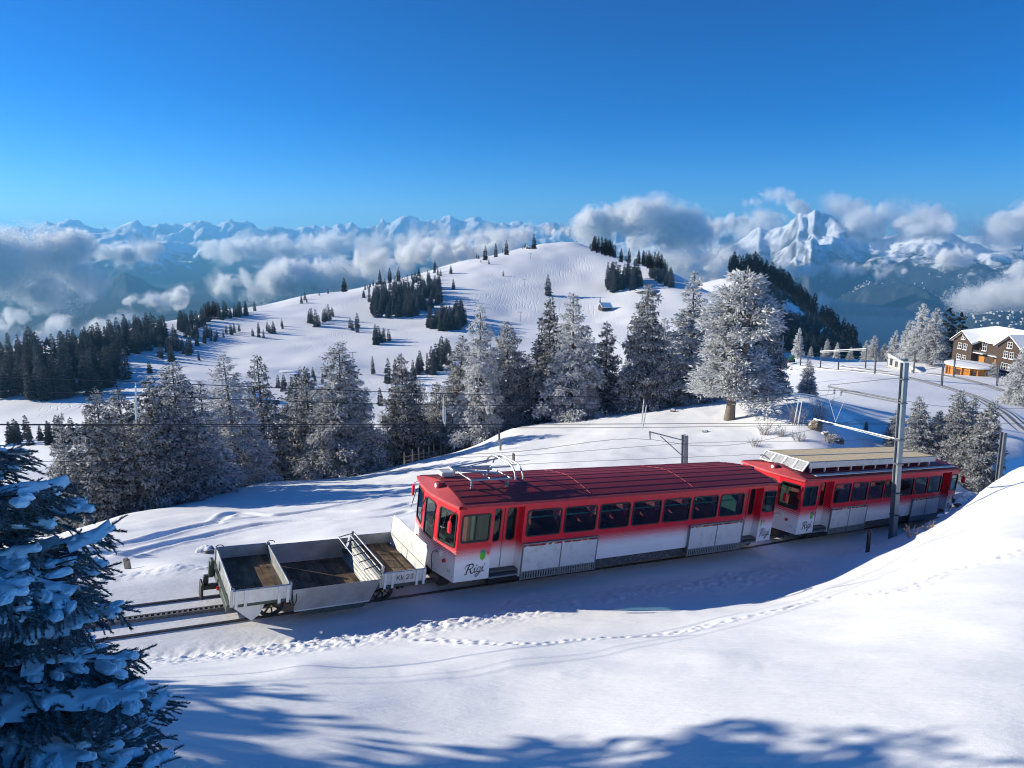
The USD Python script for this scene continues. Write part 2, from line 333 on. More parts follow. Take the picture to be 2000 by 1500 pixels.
def polar_sheet(azs, rs, zf):
    A, R = np.meshgrid(azs, rs, indexing='ij'); x = (np.sin(A) * R).ravel(); y = (np.cos(A) * R).ravel()
    v = np.c_[x, y, zf(x, y)]
    n, m = A.shape; i, j = np.meshgrid(np.arange(n - 1), np.arange(m - 1), indexing='ij')
    a = (i * m + j).ravel(); f = np.stack([a, a + 1, a + m + 1, a + m], 1)
    return v, f
AZ = np.radians(np.r_[np.arange(-88, -40.5, 1.0), np.linspace(-40, 40, 481), np.arange(41, 88.1, 1.0)])
_r1 = np.exp(np.arange(math.log(1.0), math.log(130.0) + 1e-9, 0.0055)); _r2 = np.exp(np.linspace(math.log(_r1[-1]), math.log(1600.0), 280))
obj('snow_slope', polar_sheet(AZ, _r1, ground), 'snow', smooth=True, kind='structure')
snow('snow_hill', (0.88, 0.885, 0.905), 0.05, 0.02, 0.55)
obj('ski_hill', polar_sheet(AZ, _r2, ground), 'snow_hill', smooth=True, kind='structure')
# ------------------------------------------------------------------ mountains, lake, haze
LAKE_Z = -445.0
def ridge(D, pts, sf=0.34, sb=0.34, jag=40.0, seed=0, amp=120.0, wl=900.0):
    p = np.array([[float(v) for v in e.split()] for e in pts.split(';')])
    az, t = polar(p[:, 0], p[:, 1]); o = np.argsort(az)
    return dict(D=D, az=az[o], z=t[o] * D, sf=sf, sb=sb, jag=jag, seed=seed, amp=amp, wl=wl)
RIDGES = [
    ridge(13500, '-500 440; -200 452; 0 452; 60 440; 120 431; 150 431; 175 440; 210 449; 250 438; 266 431; 300 437; 330 441; 352 446; 400 437; 440 437; 463 434; 500 444; 560 450; 610 442; 640 446; 680 437; 715 446; 740 431; 762 434; 790 424; 806 428; 830 438; 850 430; 880 424; 900 434; 925 426; 945 431; 975 440; 1010 436; 1060 434; 1100 438; 1160 440; 1300 450; 1500 462; 1800 462; 2100 462; 2400 455', 0.50, 0.5, 60, 3, 420, 1300),
    ridge(10500, '-500 470; -100 468; 100 470; 210 450; 250 447; 300 468; 370 478; 420 462; 470 470; 520 480; 560 462; 640 470; 720 480; 850 470; 960 455; 1080 470; 1250 480; 1500 480; 2000 480', 0.36, 0.36, 40, 11, 230, 1300),
    ridge(9000, '-500 500; 0 505; 120 500; 240 475; 330 500; 420 520; 520 515; 600 505; 700 520; 800 500; 880 488; 960 470; 1040 490; 1150 500; 1240 498; 1300 470; 1340 478; 1420 510; 1600 500; 2000 520', 0.34, 0.34, 25, 17, 200, 1100),
    ridge(6800, '300 570; 430 540; 520 530; 560 512; 600 500; 622 492; 650 502; 690 530; 740 560; 800 590', 0.42, 0.42, 12, 23, 70, 700),
    ridge(6000, '-500 560; 0 575; 120 570; 200 545; 245 530; 290 555; 360 590; 450 600; 560 600; 700 600; 800 620', 0.30, 0.30, 20, 29, 130, 800),
    ridge(8800, '1300 560; 1400 500; 1425 478; 1460 462; 1485 446; 1505 452; 1530 440; 1550 424; 1562 414; 1578 419; 1592 408; 1606 420; 1630 426; 1655 446; 1690 458; 1740 468; 1790 462; 1830 456; 1870 464; 1920 478; 2000 490; 2100 500; 2400 510', 0.33, 0.5, 45, 41, 260, 1200),
    ridge(7600, '1560 570; 1650 530; 1700 505; 1760 500; 1850 505; 1950 515; 2050 520; 2400 530', 0.16, 0.3, 25, 43, 160, 900),
    ridge(4500, '1840 660; 1880 626; 1910 610; 1950 603; 2000 607; 2080 604; 2300 600', 0.16, 0.16, 6, 47, 40, 400),
]
def far_z(x, y):
    r = np.hypot(x, y); az = np.arctan2(x, y)
    p = np.stack([x, y, 0 * x], -1)
    land = -452 + 60 * (fbm(p / 1400.0, 4, 61) - 0.15)
    # the lake lies between the near hill and the far shore on the right
    lk = sstep(az, math.radians(12), math.radians(15.5)) * (1 - sstep(r, 6150 + 500 * np.sin(az * 31), 6500 + 500 * np.sin(az * 31)))
    z = land * (1 - lk) + (LAKE_Z - 60) * lk
    z += (1 - lk) * sstep(-az, math.radians(-2), math.radians(14)) * 60
    for R in RIDGES:
        c = np.interp(az, R['az'], R['z'], left=-3000, right=-3000)
        q = p / R['wl']
        n = 1 - np.abs(2 * fbm(q + R['seed'] * 3.7, 5, R['seed']) - 1) * 2.2
        dist = np.abs(r - R['D'] - (fbm(p / 2500.0 + 9, 2, R['seed'] + 1) - 0.5) * 900)
        s = np.where(r < R['D'], R['sf'], R['sb'])
        jag = (1 - np.abs(2 * fbm(p / 430.0 + R['seed'], 4, R['seed']) - 1) * 2 - 0.6) * R['jag'] * 1.5
        zz = c + jag * 0.6 * np.exp(-dist / 350.0) - s * dist + (n - 0.75) * R['amp'] * sstep(dist, -0.1 * R['wl'], 0.5 * R['wl'])
        zz += (0.62 - np.abs(2 * fbm(p / (R['wl'] * 0.28) + R['seed'], 4, R['seed'] + 2) - 1) * 2.0) * R['amp'] * 0.26
        z = np.maximum(z, zz)
    k = sstep(r, 1650, 2500)
    g = k < 1
    if g.any(): z[g] = z[g] * k[g] + ground(x[g], y[g], False) * (1 - k[g]) - 6 * sstep(r[g], 1600, 1650)
    return z
mat('mountain', {
    'g': ('geometry', {}), 'xyz': ('separate_xyz', {}), 'nz': ('separate_xyz', {}),
    'n': ('noise_texture', dict(scale=0.0021, detail=9.0, roughness=0.62)), 'n2': ('noise_texture', dict(scale=0.009, detail=7.0, roughness=0.65)),
    'hz': ('map_range', dict(from_min=-420.0, from_max=300.0, to_min=0.0, to_max=0.55, clamp=True)),
    'add': ('math', dict(math_type='add')), 'add2': ('math', dict(math_type='multiply_add', value2=0.5)),
    'fr': ('rgb_ramp', dict(ramp=[(0.51, (0.030, 0.042, 0.045)), (0.60, (0.80, 0.83, 0.88))])),
    'rk': ('rgb_ramp', dict(ramp=[(0.52, (0, 0, 0)), (0.78, (1, 1, 1))])), 'st': ('math', dict(math_type='multiply_add', value2=0.42, value3=-0.13)),
    'mx': ('mix', dict(color1=(0.09, 0.09, 0.10))),
    'bp': ('bump', dict(strength=0.8, distance=22.0)),
    'p': ('principled_bsdf', dict(roughness=0.8, specular_ior_level=0.1))},
    [('g.position', 'xyz.vector'), ('g.normal', 'nz.vector'), ('g.position', 'n.vector'), ('g.position', 'n2.vector'),
     ('xyz.z', 'hz.value'), ('hz.result', 'add2.value3'), ('n.fac', 'add2.value1'), ('n2.fac', 'st.value1'), ('add2.value', 'add.value1'), ('st.value', 'add.value2'), ('add.value', 'fr.fac'),
     ('nz.z', 'rk.fac'), ('rk.color', 'mx.fac'), ('fr.color', 'mx.color2'), ('mx.color', 'p.base_color'), ('n2.fac', 'bp.height'), ('bp.normal', 'p.normal')])
FAZ = np.radians(np.r_[np.linspace(-62, -39, 40)[:-1], np.linspace(-39, 39, 720), np.linspace(39, 62, 40)[1:]]); FR = np.exp(np.linspace(math.log(1600.0), math.log(15500.0), 430))
obj('mountains', polar_sheet(FAZ, FR, far_z), 'mountain', smooth=True, kind='structure')
mat('lake', {'g': ('geometry', {}), 'n': ('noise_texture', dict(scale=0.02, detail=4.0)), 'b': ('bump', dict(strength=0.25, distance=1.0)),
             'p': ('principled_bsdf', dict(base_color=(0.010, 0.045, 0.10), roughness=0.5, specular_ior_level=0.15))},
    [('g.position', 'n.vector'), ('n.fac', 'b.height'), ('b.normal', 'p.normal')])
obj('lake', polar_sheet(np.radians(np.linspace(8, 62, 40)), np.linspace(1700, 7600, 30), lambda x, y: 0 * x + LAKE_Z), 'lake', kind='structure')
HAZE = 9.0e-5
mat('haze', {'v': ('principled_volume', dict(color=(0.20, 0.60, 1.0), density=HAZE, anisotropy=0.2))}, [], surface=None, volume='v.volume')
hz = MB().box(-22000, 22000, -3000, 19000, -620, 640).get()
obj('haze', (hz[0], hz[1]), 'haze', kind='stuff')

# villages on the far shore and the near headland: specks of walls and roofs
paint('far_wall', (0.40, 0.38, 0.36), 0.8, 0.1); _rv = np.random.RandomState(9); vb = MB()
_va = np.r_[_rv.normal(math.radians(30.0), math.radians(3.2), 260), _rv.uniform(math.radians(34.0), math.radians(38.0), 70)]
_vr = np.r_[6500 + np.abs(_rv.normal(0, 260, 260)), _rv.uniform(4000, 4600, 70)]; _vx, _vy = _vr * np.sin(_va), _vr * np.cos(_va); _vz = far_z(_vx.copy(), _vy.copy())
for x_, y_, z_ in zip(_vx, _vy, _vz):
    w_ = _rv.uniform(5, 11)
    if z_ > LAKE_Z + 1: vb.box(x_ - w_, x_ + w_, y_ - 8, y_ + 8, z_ - 4, z_ + _rv.uniform(5, 10))
obj('far_village', vb.get(), 'far_wall', label='specks of lakeside houses along the far shore of the lake', cat='village', kind='stuff')

# ------------------------------------------------------------------ clouds: drifts of minute white flakes, thousands to a puff
mat('cloud', {'d': ('diffuse_bsdf', dict(color=(0.99, 0.99, 0.99))), 't': ('translucent_bsdf', dict(color=(0.99, 0.99, 0.99))), 'm': ('mix_closure', dict(fac=0.5))},
    [('d.BSDF', 'm.closure1'), ('t.BSDF', 'm.closure2')], surface='m.closure')
mat('cloud_heart', {'d': ('diffuse_bsdf', dict(color=(0.97, 0.97, 0.97))), 't': ('translucent_bsdf', dict(color=(0.97, 0.97, 0.97))), 'm': ('mix_closure', dict(fac=0.2))},
    [('d.BSDF', 'm.closure1'), ('t.BSDF', 'm.closure2')], surface='m.closure')
def puff_mesh(n, size, seed, soft):
    """A soft-edged puff: minute flakes lying every way, thinning outwards."""
    rs = np.random.RandomState(seed); P = rs.normal(size=(n * 7, 3)); P /= np.linalg.norm(P, axis=1, keepdims=True)
    P *= rs.uniform(0, 1, (len(P), 1)) ** (1 / 3.0)
    k = fbm(P * 2.0 + seed, 4, seed) - 0.5
    dens = (1 - np.linalg.norm(P, axis=1)) / soft + k * 2.6
    P = P[rs.uniform(size=len(P)) < np.clip(dens, 0, 1)][:n]; n = len(P)
    q = rs.normal(size=(n, 3)); q /= np.linalg.norm(q, axis=1, keepdims=True)
    s = np.cross(q, rs.normal(size=(n, 3))); s /= np.linalg.norm(s, axis=1, keepdims=True); u = np.cross(q, s)
    z = size * rs.uniform(0.6, 1.4, (n, 1))
    return np.stack([P + s * z, P - s * z * 0.5 + u * z * 0.87, P - s * z * 0.5 - u * z * 0.87], 1).reshape(-1, 3), np.arange(n * 3).reshape(-1, 3)
def instancer(path, protos, pts, quats, scales, idx):
    """protos: list of (mesh, material); a PointInstancer with its prototypes below it."""
    pi = UsdGeom.PointInstancer.Define(stage, path)
    for k, (m, mt, sm) in enumerate(protos):
        if isinstance(m, list):
            UsdGeom.Xform.Define(stage, '%s/prototypes/piece_%03d' % (path, k))
            mts = mt if isinstance(mt, tuple) else (mt, mt)
            for e, mm in enumerate(m): usdkit.mesh(stage, '%s/prototypes/piece_%03d/shape_%03d' % (path, k, e), mm, M[mts[e]], bool(e) and sm)
        else: usdkit.mesh(stage, '%s/prototypes/piece_%03d' % (path, k), m, M[mt], sm)
        pi.CreatePrototypesRel().AddTarget('%s/prototypes/piece_%03d' % (path, k))
    pi.CreateProtoIndicesAttr(Vt.IntArray.FromNumpy(np.asarray(idx, np.int32)))
    pi.CreatePositionsAttr(Vt.Vec3fArray.FromNumpy(np.asarray(pts, np.float32)))
    pi.CreateScalesAttr(Vt.Vec3fArray.FromNumpy(np.asarray(scales, np.float32)))
    q = np.asarray(quats, float)
    pi.CreateOrientationsAttr(Vt.QuathArray([Gf.Quath(float(w), float(x), float(y), float(z)) for w, x, y, z in q]))
    return pi
def rand_quats(n, rs):
    q = rs.normal(size=(n, 4)); return q / np.linalg.norm(q, axis=1, keepdims=True)
PUFFS = [(puff_mesh(12000, 0.019, q, 0.55), 'cloud', False) for q in (1, 2)] + [(puff_mesh(4500, 0.016, q, 0.9), 'cloud', False) for q in (3, 4)]
def cloud(label, r, ells, n, thin=0.3, big=0.55, seed=0, depth=0.5):
    """ells: (column, row, half width, half height) in the photograph, at ground distance r."""
    rs = np.random.RandomState(seed); pts, sc, idx = [], [], []; n = int(n * 0.36) + 8
    e = np.array(ells, float); wt = e[:, 2] * e[:, 3]; wt /= wt.sum()
    while len(pts) < n:
        cx, cy, rx, ry = e[rs.choice(len(e), p=wt)]
        a = rs.uniform(0, 2 * math.pi); q = math.sqrt(rs.uniform())
        px, py = cx + rx * q * math.cos(a), cy + ry * q * math.sin(a)
        edge = q
        m = fbm(np.array([[px / 55.0, py / 32.0, seed * 3.3]]), 3, seed)[0]
        if m < 0.36 + 0.16 * edge: continue
        is_thin = rs.uniform() < thin * (0.4 + 0.9 * edge)
        is_thin = is_thin or (ry < 11 and rs.uniform() < 0.75)
        s = (ry * 0.8 + 5) * r / 1333 * big * rs.uniform(0.35, 1.0) * (1.15 - 0.5 * edge) * (1.5 if is_thin else 1.0)
        P = at(px, py, r + rs.uniform(-1, 1) * depth * rx * r / 1333)
        pts.append(P); sc.append((s * 1.7, s * 1.7, s * 0.8)); idx.append(rs.randint(2) + (2 if is_thin else 0))
    p = instancer('/World/' + numbered('cloud'), PUFFS, pts, rand_quats(n, rs), sc, idx)
    setd(p.GetPrim(), label, 'cloud', None, 'stuff')
cloud('large soft grey-white cloud at the left edge in front of the far mountains', 3600, [(20, 500, 130, 50), (70, 540, 110, 45), (110, 480, 60, 30)], 150, 0.25, 0.8, 1, 0.25)
cloud('long thin band of cloud below the left snow peaks', 7000, [(450, 490, 110, 14), (560, 480, 120, 18), (700, 478, 110, 18), (820, 468, 90, 16), (930, 455, 60, 12)], 300, 0.5, 0.9, 2)
cloud('bright billowing cloud bank tapering left above the forest ridge', 4200, [(300, 588, 60, 10), (380, 580, 60, 16), (470, 562, 80, 24), (560, 540, 70, 28), (640, 545, 90, 28), (740, 540, 80, 24)], 420, 0.2, 0.85, 3)
cloud('low mist over the valley floor at far left', 3000, [(40, 650, 110, 16), (150, 640, 90, 14), (10, 620, 70, 12), (250, 625, 60, 10)], 130, 0.7, 0.9, 4)
cloud('small bright cloud between the blue foothills on the left', 5200, [(230, 497, 40, 12), (280, 490, 40, 12), (180, 505, 30, 8)], 80, 0.4, 0.9, 5)
cloud('fog bank lying behind the snowy ridge left of the summit', 2600, [(780, 515, 110, 26), (880, 492, 110, 24), (980, 470, 90, 18), (1060, 455, 60, 14)], 260, 0.5, 0.8, 6)
cloud('tall soft cloud rising right of the hill summit', 5000, [(1160, 445, 60, 24), (1220, 425, 70, 28), (1280, 435, 60, 30), (1340, 450, 60, 24), (1110, 450, 50, 14)], 260, 0.65, 0.95, 7)
cloud('cloud bank between the hill and the craggy mountain', 5600, [(1330, 520, 70, 22), (1400, 500, 60, 20), (1280, 520, 50, 20), (1240, 470, 50, 16), (1360, 450, 60, 16), (1380, 530, 80, 26)], 320, 0.5, 0.95, 8)
cloud('cap of cloud sitting on the craggy mountain summit', 9300, [(1500, 432, 50, 14), (1560, 412, 50, 14), (1625, 402, 50, 10), (1680, 412, 50, 12), (1450, 440, 50, 16)], 170, 0.35, 0.9, 9)
cloud('row of puffy clouds along the ridge right of the craggy mountain', 8600, [(1680, 438, 40, 20), (1745, 428, 40, 20), (1815, 432, 36, 20), (1780, 445, 80, 16), (1665, 468, 34, 12), (1880, 444, 60, 16), (1960, 446, 70, 20), (2040, 440, 70, 24)], 300, 0.35, 0.9, 10)
cloud('low cloud layer drifting over the lake below the craggy mountain', 5200, [(1370, 545, 80, 20), (1460, 545, 90, 18), (1550, 530, 80, 12), (1640, 525, 70, 10), (1720, 530, 60, 9), (1600, 588, 26, 8), (1520, 570, 60, 10)], 300, 0.4, 0.8, 11)
cloud('torn patches of cloud over the right lake shore', 4600, [(1880, 500, 60, 12), (1950, 530, 60, 14), (1930, 580, 70, 18), (2010, 575, 60, 26), (1850, 560, 40, 10), (1990, 480, 40, 12)], 170, 0.65, 0.85, 12)
cloud('dark wisp of cloud floating above the craggy mountain', 9000, [(1525, 380, 40, 8), (1450, 395, 40, 5)], 24, 1.0, 0.8, 13)
# ------------------------------------------------------------------ trees
def needles(name, dark, light, lo, hi, trans=0.25):
    d, l = np.array(dark), np.array(light)
    mat(name, {'g': ('geometry', {}), 'nz': ('separate_xyz', {}), 'o': ('object_info', {}), 'tc': ('texture_coordinate', {}),
               'n': ('noise_texture', dict(scale=3.2, detail=4.0, roughness=0.75)), 'mr': ('map_range', dict(from_min=0.30, from_max=0.70, to_min=0.05, to_max=0.95)),
               'ad': ('math', dict(math_type='multiply_add', value2=0.22)), 'a2': ('math', dict(math_type='multiply_add', value2=0.16)),
               'r': ('rgb_ramp', dict(ramp=[(0.0, tuple(d * 0.6)), (lo, tuple(d)), ((lo + hi) / 2, tuple((d + l) / 2)), (hi, tuple(l)), (1.0, tuple(np.minimum(l * 1.2, 0.88)))])),
               'd': ('principled_bsdf', dict(roughness=0.75, specular_ior_level=0.15)), 't': ('translucent_bsdf', {}), 'm': ('mix_closure', dict(fac=trans))},
        [('g.normal', 'nz.vector'), ('tc.object', 'n.vector'), ('n.fac', 'mr.value'), ('mr.result', 'a2.value3'), ('o.random', 'a2.value1'), ('nz.z', 'ad.value1'), ('a2.value', 'ad.value3'), ('ad.value', 'r.fac'),
         ('r.color', 'd.base_color'), ('r.color', 't.color'), ('d.BSDF', 'm.closure1'), ('t.BSDF', 'm.closure2')], surface='m.closure')
needles('frosted_needles', (0.024, 0.034, 0.028), (0.76, 0.77, 0.78), 0.38, 0.70)
needles('rimed_needles', (0.05, 0.058, 0.048), (0.85, 0.86, 0.87), 0.26, 0.60)
needles('far_needles', (0.028, 0.036, 0.034), (0.30, 0.31, 0.32), 0.40, 0.92)
needles('dark_needles', (0.030, 0.045, 0.048), (0.15, 0.17, 0.19), 0.5, 1.1)
paint('bark', (0.085, 0.055, 0.04), 0.85, 0.35, 14.0, bump=0.03)
paint('frosted_bark', (0.16, 0.13, 0.11), 0.85, 0.4, 10.0, bump=0.03)

def blades(P, D, L, Wd, rs, cross=True, bend=0.25):
    """Tapered shoots: from P along D, length L, width Wd; two crossed kites each."""
    n = len(P); D = D / np.linalg.norm(D, axis=1, keepdims=True)
    q = rs.normal(size=(n, 3)); s = np.cross(D, q); s /= np.linalg.norm(s, axis=1, keepdims=True) + 1e-9; u = np.cross(D, s)
    L = np.broadcast_to(L, (n,))[:, None]; Wd = np.broadcast_to(Wd, (n,))[:, None]
    mid = P + D * L * 0.45; tip = P + D * L + np.array([0, 0, -1.0]) * L * bend * rs.uniform(0, 1, (n, 1))
    V, F = [], []
    for a in ((s, u) if cross else (s,)):
        k = sum(len(x) for x in V)
        V.append(np.stack([P, mid + a * Wd * 0.5, tip, mid - a * Wd * 0.5], 1).reshape(-1, 3))
        b = k + np.arange(n)[:, None] * 4
        F += [np.hstack([b, b + 1, b + 2]), np.hstack([b, b + 2, b + 3])]
    return np.vstack(V), np.vstack(F)

def conifer(H, R, seed, whorls=32, per=7, dens=9.0, clear=0.06, droop=0.35, shoot=0.34, wide=0.11, shape=0.68, ragged=0.35, branches=True, clump=0.0):
    """A spruce H metres high: (trunk mesh, crown mesh). Whorls of drooping boughs, each bough a fan of shoots."""
    rs = np.random.RandomState(seed); T = MB(); Pp, Dd, Ll = [], [], []
    zs = np.linspace(0, H, 9); lean = rs.normal(0, 0.012, 2)
    T.tube(np.c_[zs * lean[0], zs * lean[1], zs - 0.6], np.interp(zs / H, [0, 0.04, 1], [0.028 * H, 0.019 * H, 0.003 * H]), 8)
    for k in range(whorls):
        f = (k + rs.uniform(-0.3, 0.3)) / whorls; f = clear + (1 - clear) * max(f, 0)
        if f > 0.985: continue
        zb = f * H; Lm = R * ((1 - f) ** shape) * (0.75 + 0.25 * min(1, (f - clear) / 0.12 + 0.4)) + 0.12
        nb = max(4, int(per * (0.55 + 0.6 * (1 - f)))); ph = rs.uniform(0, 6.28)
        for b in range(nb):
            zb = (f + rs.uniform(-0.6, 0.6) / whorls) * H
            a = ph + b * 2 * math.pi / nb + rs.uniform(-0.35, 0.35); L = Lm * rs.uniform(1 - ragged * 1.3, 1 + ragged * 0.5)
            up = 0.45 * f - 0.05 + rs.uniform(-0.12, 0.12); dr = droop * (1.1 - 0.8 * f) * rs.uniform(0.7, 1.3)
            h = np.array([math.cos(a), math.sin(a), 0]); sd = np.array([-h[1], h[0], 0])
            def pos(t): return np.c_[np.outer(L * t, h)[:, :2], zb + L * (up * t - dr * t ** 2 + 0.25 * dr * t ** 4)]
            if branches and L > 0.5: T.tube(pos(np.array([0, 0.5, 0.95])), [0.03 + 0.006 * L, 0.02, 0.006], 3, False)
            n = int(dens * L * (1 + 0.5 * L)) + 5
            nf = int(n * (1 - clump)); t = rs.uniform(0.12, 1.0, nf) ** 0.75          # a flat fan of shoots
            w = (0.14 + 0.5 * (1 - t) * np.minimum(1, t * 3)) * L * 0.85; off = rs.uniform(-1, 1, nf)
            P = pos(t) + np.outer(off * w, sd); P[:, 2] -= np.abs(off) * w * 0.30 + rs.uniform(0, 0.10, nf) * L ** 0.5 - 0.02
            D = h * (0.8 + 0.4 * t)[:, None] + np.outer(off * 0.9, sd) + rs.normal(0, 0.28, (nf, 3)); D[:, 2] += up * 0.5 - dr * t * 0.9 - 0.05
            nc = int(1.6 + 2.3 * L); m = n - nf                                        # and rounded, hanging tufts along it
            if m > 0:
                tc = rs.uniform(0.25, 1.0, nc) ** 0.7; oc = rs.uniform(-1, 1, nc) * (0.10 + 0.45 * (1 - tc) * np.minimum(1, tc * 3)) * L * 0.8
                C = pos(tc) + np.outer(oc, sd); C[:, 2] -= np.abs(oc) * 0.3; rc = rs.uniform(0.12, 0.26, nc) * (0.40 + 0.40 * L)
                k_ = rs.randint(0, nc, m); o = rs.normal(0, 1, (m, 3)) * np.array([0.62, 0.62, 0.60]) * rc[k_][:, None]; o[:, 2] -= rc[k_] * 0.25
                P = np.vstack([P, C[k_] + o]); D = np.vstack([D, o / rc[k_][:, None] * 0.9 + h * 0.55 + rs.normal(0, 0.45, (m, 3)) + [0, 0, -0.12]])
            Pp.append(P + np.c_[zb * lean[0] * np.ones(n), zb * lean[1] * np.ones(n), np.zeros(n)]); Dd.append(D); Ll.append(shoot * rs.uniform(0.6, 1.25, n) * (0.6 + 0.4 * min(1, L / 1.2)))
    n = 14; Pp.append(np.c_[rs.normal(0, 0.05, (n, 2)) + H * lean, H * rs.uniform(0.93, 0.99, n)]); Dd.append(np.c_[rs.normal(0, 0.25, (n, 2)), np.ones(n)]); Ll.append(np.full(n, shoot * 0.8))
    P, D, L = np.vstack(Pp), np.vstack(Dd), np.concatenate(Ll)
    return T.get(), blades(P, D, L, L * (wide / 0.34) * rs.uniform(0.7, 1.3, len(L)), rs)

def pine(H, R, seed):
    """A broad old tree: several upswept limbs carrying dense rimed clumps, over one stout trunk."""
    rs = np.random.RandomState(seed); T = MB(); Pp, Dd, Ll = [], [], []
    stems = [((0, 0), 1.0), ((0.26, 0.10), 0.86), ((-0.24, 0.16), 0.80), ((0.42, -0.08), 0.70), ((-0.10, -0.24), 0.84)]
    for (ox, oy), hf in stems:
        z = np.linspace(0.1 if (ox, oy) != (0, 0) else -0.06, hf, 8); k = np.clip((z - 0.1) / 0.55, 0, 1) ** 0.8
        T.tube(np.c_[ox * R * k, oy * R * k, z * H], np.interp(z, [-0.06, 0.1, hf], [0.034 * H, 0.024 * H, 0.004 * H]), 8)
        for q in range(int(50 * hf)):
            f = rs.uniform(0.20, 0.99); zb = f * hf * H; kk = np.clip((f * hf - 0.1) / 0.55, 0, 1) ** 0.8
            a = rs.uniform(0, 6.28); L = R * 0.80 * (1 - f ** 2.2) ** 0.7 * rs.uniform(0.5, 1.1) * (0.75 + 0.25 * math.sin(f * 9)) + 0.25
            h = np.array([math.cos(a), math.sin(a), 0]); sd = np.array([-h[1], h[0], 0]); up = 0.25 + 0.5 * f - 0.75 * (1 - f) * rs.uniform(0.6, 1)
            base = np.array([ox * R * kk, oy * R * kk, zb])
            T.tube(np.array([base, base + h * L * 0.5 + [0, 0, up * L * 0.4], base + h * L * 0.95 + [0, 0, up * L * 0.6]]), [0.05, 0.03, 0.01], 3, False)
            n = int(66 * L) + 20; t = rs.uniform(0.2, 1.05, n) ** 0.7; off = rs.normal(0, 1, (n, 3)) * np.array([0.23, 0.23, 0.15]) * (0.35 + 0.5 * L ** 0.5)
            P = base + np.outer(L * t, h) + off; P[:, 2] += up * L * (t - 0.4 * t ** 2)
            Pp.append(P); Dd.append(h * 0.6 + off * 1.5 + [0, 0, 0.15] + rs.normal(0, 0.3, (n, 3))); Ll.append(rs.uniform(0.22, 0.42, n))
    P, D, L = np.vstack(Pp), np.vstack(Dd), np.concatenate(Ll)
    return T.get(), blades(P, D, L, L * 0.27, rs, bend=0.1)

UsdGeom.Scope.Define(stage, '/World/Looks')
def tree_class(name, trunk, crown, bark, leaf, extra=None):
    p = stage.CreateClassPrim('/World/_class_' + name); pp = str(p.GetPath())
    usdkit.mesh(stage, pp + '/trunk', trunk, M[bark], 60); usdkit.mesh(stage, pp + '/crown', crown, M[leaf], False)
    return p
KINDS = {}
for i, (H, R, sd, kw) in enumerate([(11.0, 2.6, 11, {}), (11.0, 2.3, 12, dict(whorls=30, ragged=0.4)), (11.0, 3.0, 13, dict(droop=0.45, per=8)), (11.0, 2.2, 14, dict(ragged=0.5, clear=0.1)), (11.0, 3.3, 15, dict(per=8, droop=0.5, clear=0.09, shape=0.70))]):
    KINDS['spruce%d' % i] = (tree_class('spruce_%d' % i, *conifer(H, R, sd, dens=34.0, shoot=0.27, wide=0.125, clump=0.72, **{'shape': 0.74, **kw}), 'frosted_bark', 'frosted_needles'), H)
for i, (sd, kw) in enumerate([(21, {}), (22, dict(ragged=0.45))]):
    KINDS['rime%d' % i] = (tree_class('rime_spruce_%d' % i, *conifer(11.0, 2.5 - 0.5 * i, sd, dens=34.0, shoot=0.27, wide=0.125, clump=0.72, **{'shape': 0.74, **kw}), 'frosted_bark', 'rimed_needles'), 11.0)
KINDS['pine0'] = (tree_class('broad_pine', *pine(11.5, 3.1, 31), 'frosted_bark', 'rimed_needles'), 11.5)
for i in range(4):
    KINDS['far%d' % i] = (tree_class('far_spruce_%d' % i, *conifer(12.0, (1.9, 2.2, 1.6, 2.5)[i], 41 + i, whorls=19, per=8, dens=9.0, shoot=0.62, wide=0.17, branches=False), 'bark', 'far_needles'), 12.0)
for i in range(2):
    KINDS['dark%d' % i] = (tree_class('dark_spruce_%d' % i, *conifer(12.0, (1.9, 2.3)[i], 51 + i, whorls=13, per=6, dens=3.0, shoot=0.95, wide=0.2, branches=False), 'bark', 'dark_needles'), 12.0)
_rt = np.random.RandomState(77)
def plant(kind, name, P, height, label, group=None, cat='tree', squash=1.0):
    proto, H = KINDS[kind]; s = height / H
    a, tx, ty = _rt.uniform(0, 2 * math.pi), *_rt.normal(0, 0.022, 2); ca, sa = math.cos(a), math.sin(a); q = squash * _rt.uniform(0.93, 1.07)
    m = np.eye(4); m[:3, :3] = np.array([[1, 0, tx], [0, 1, ty], [0, 0, 1.0]]) @ np.array([[ca, -sa, 0], [sa, ca, 0], [0, 0, 1]]) @ np.diag([s * q, s * q, s]); m[:3, 3] = P
    p = thing(name, label, cat, mat4=m, group=group)
    p.GetReferences().AddInternalReference(proto.GetPath()); p.SetInstanceable(True)
    return p
def tree_at(kind, name, px, base, top, r, label, group=None, squash=1.0, sink=True):
    """A tree whose foot is seen at column px, row base and whose tip is at row top, r metres off."""
    P = at(px, base, r); Q = at(px, top, r); z = float(ground(P[0:1], P[1:2], False)[0])
    return plant(kind, name, (P[0], P[1], z if sink else P[2]), Q[2] - (z if sink else P[2]), label, group, squash=squash)
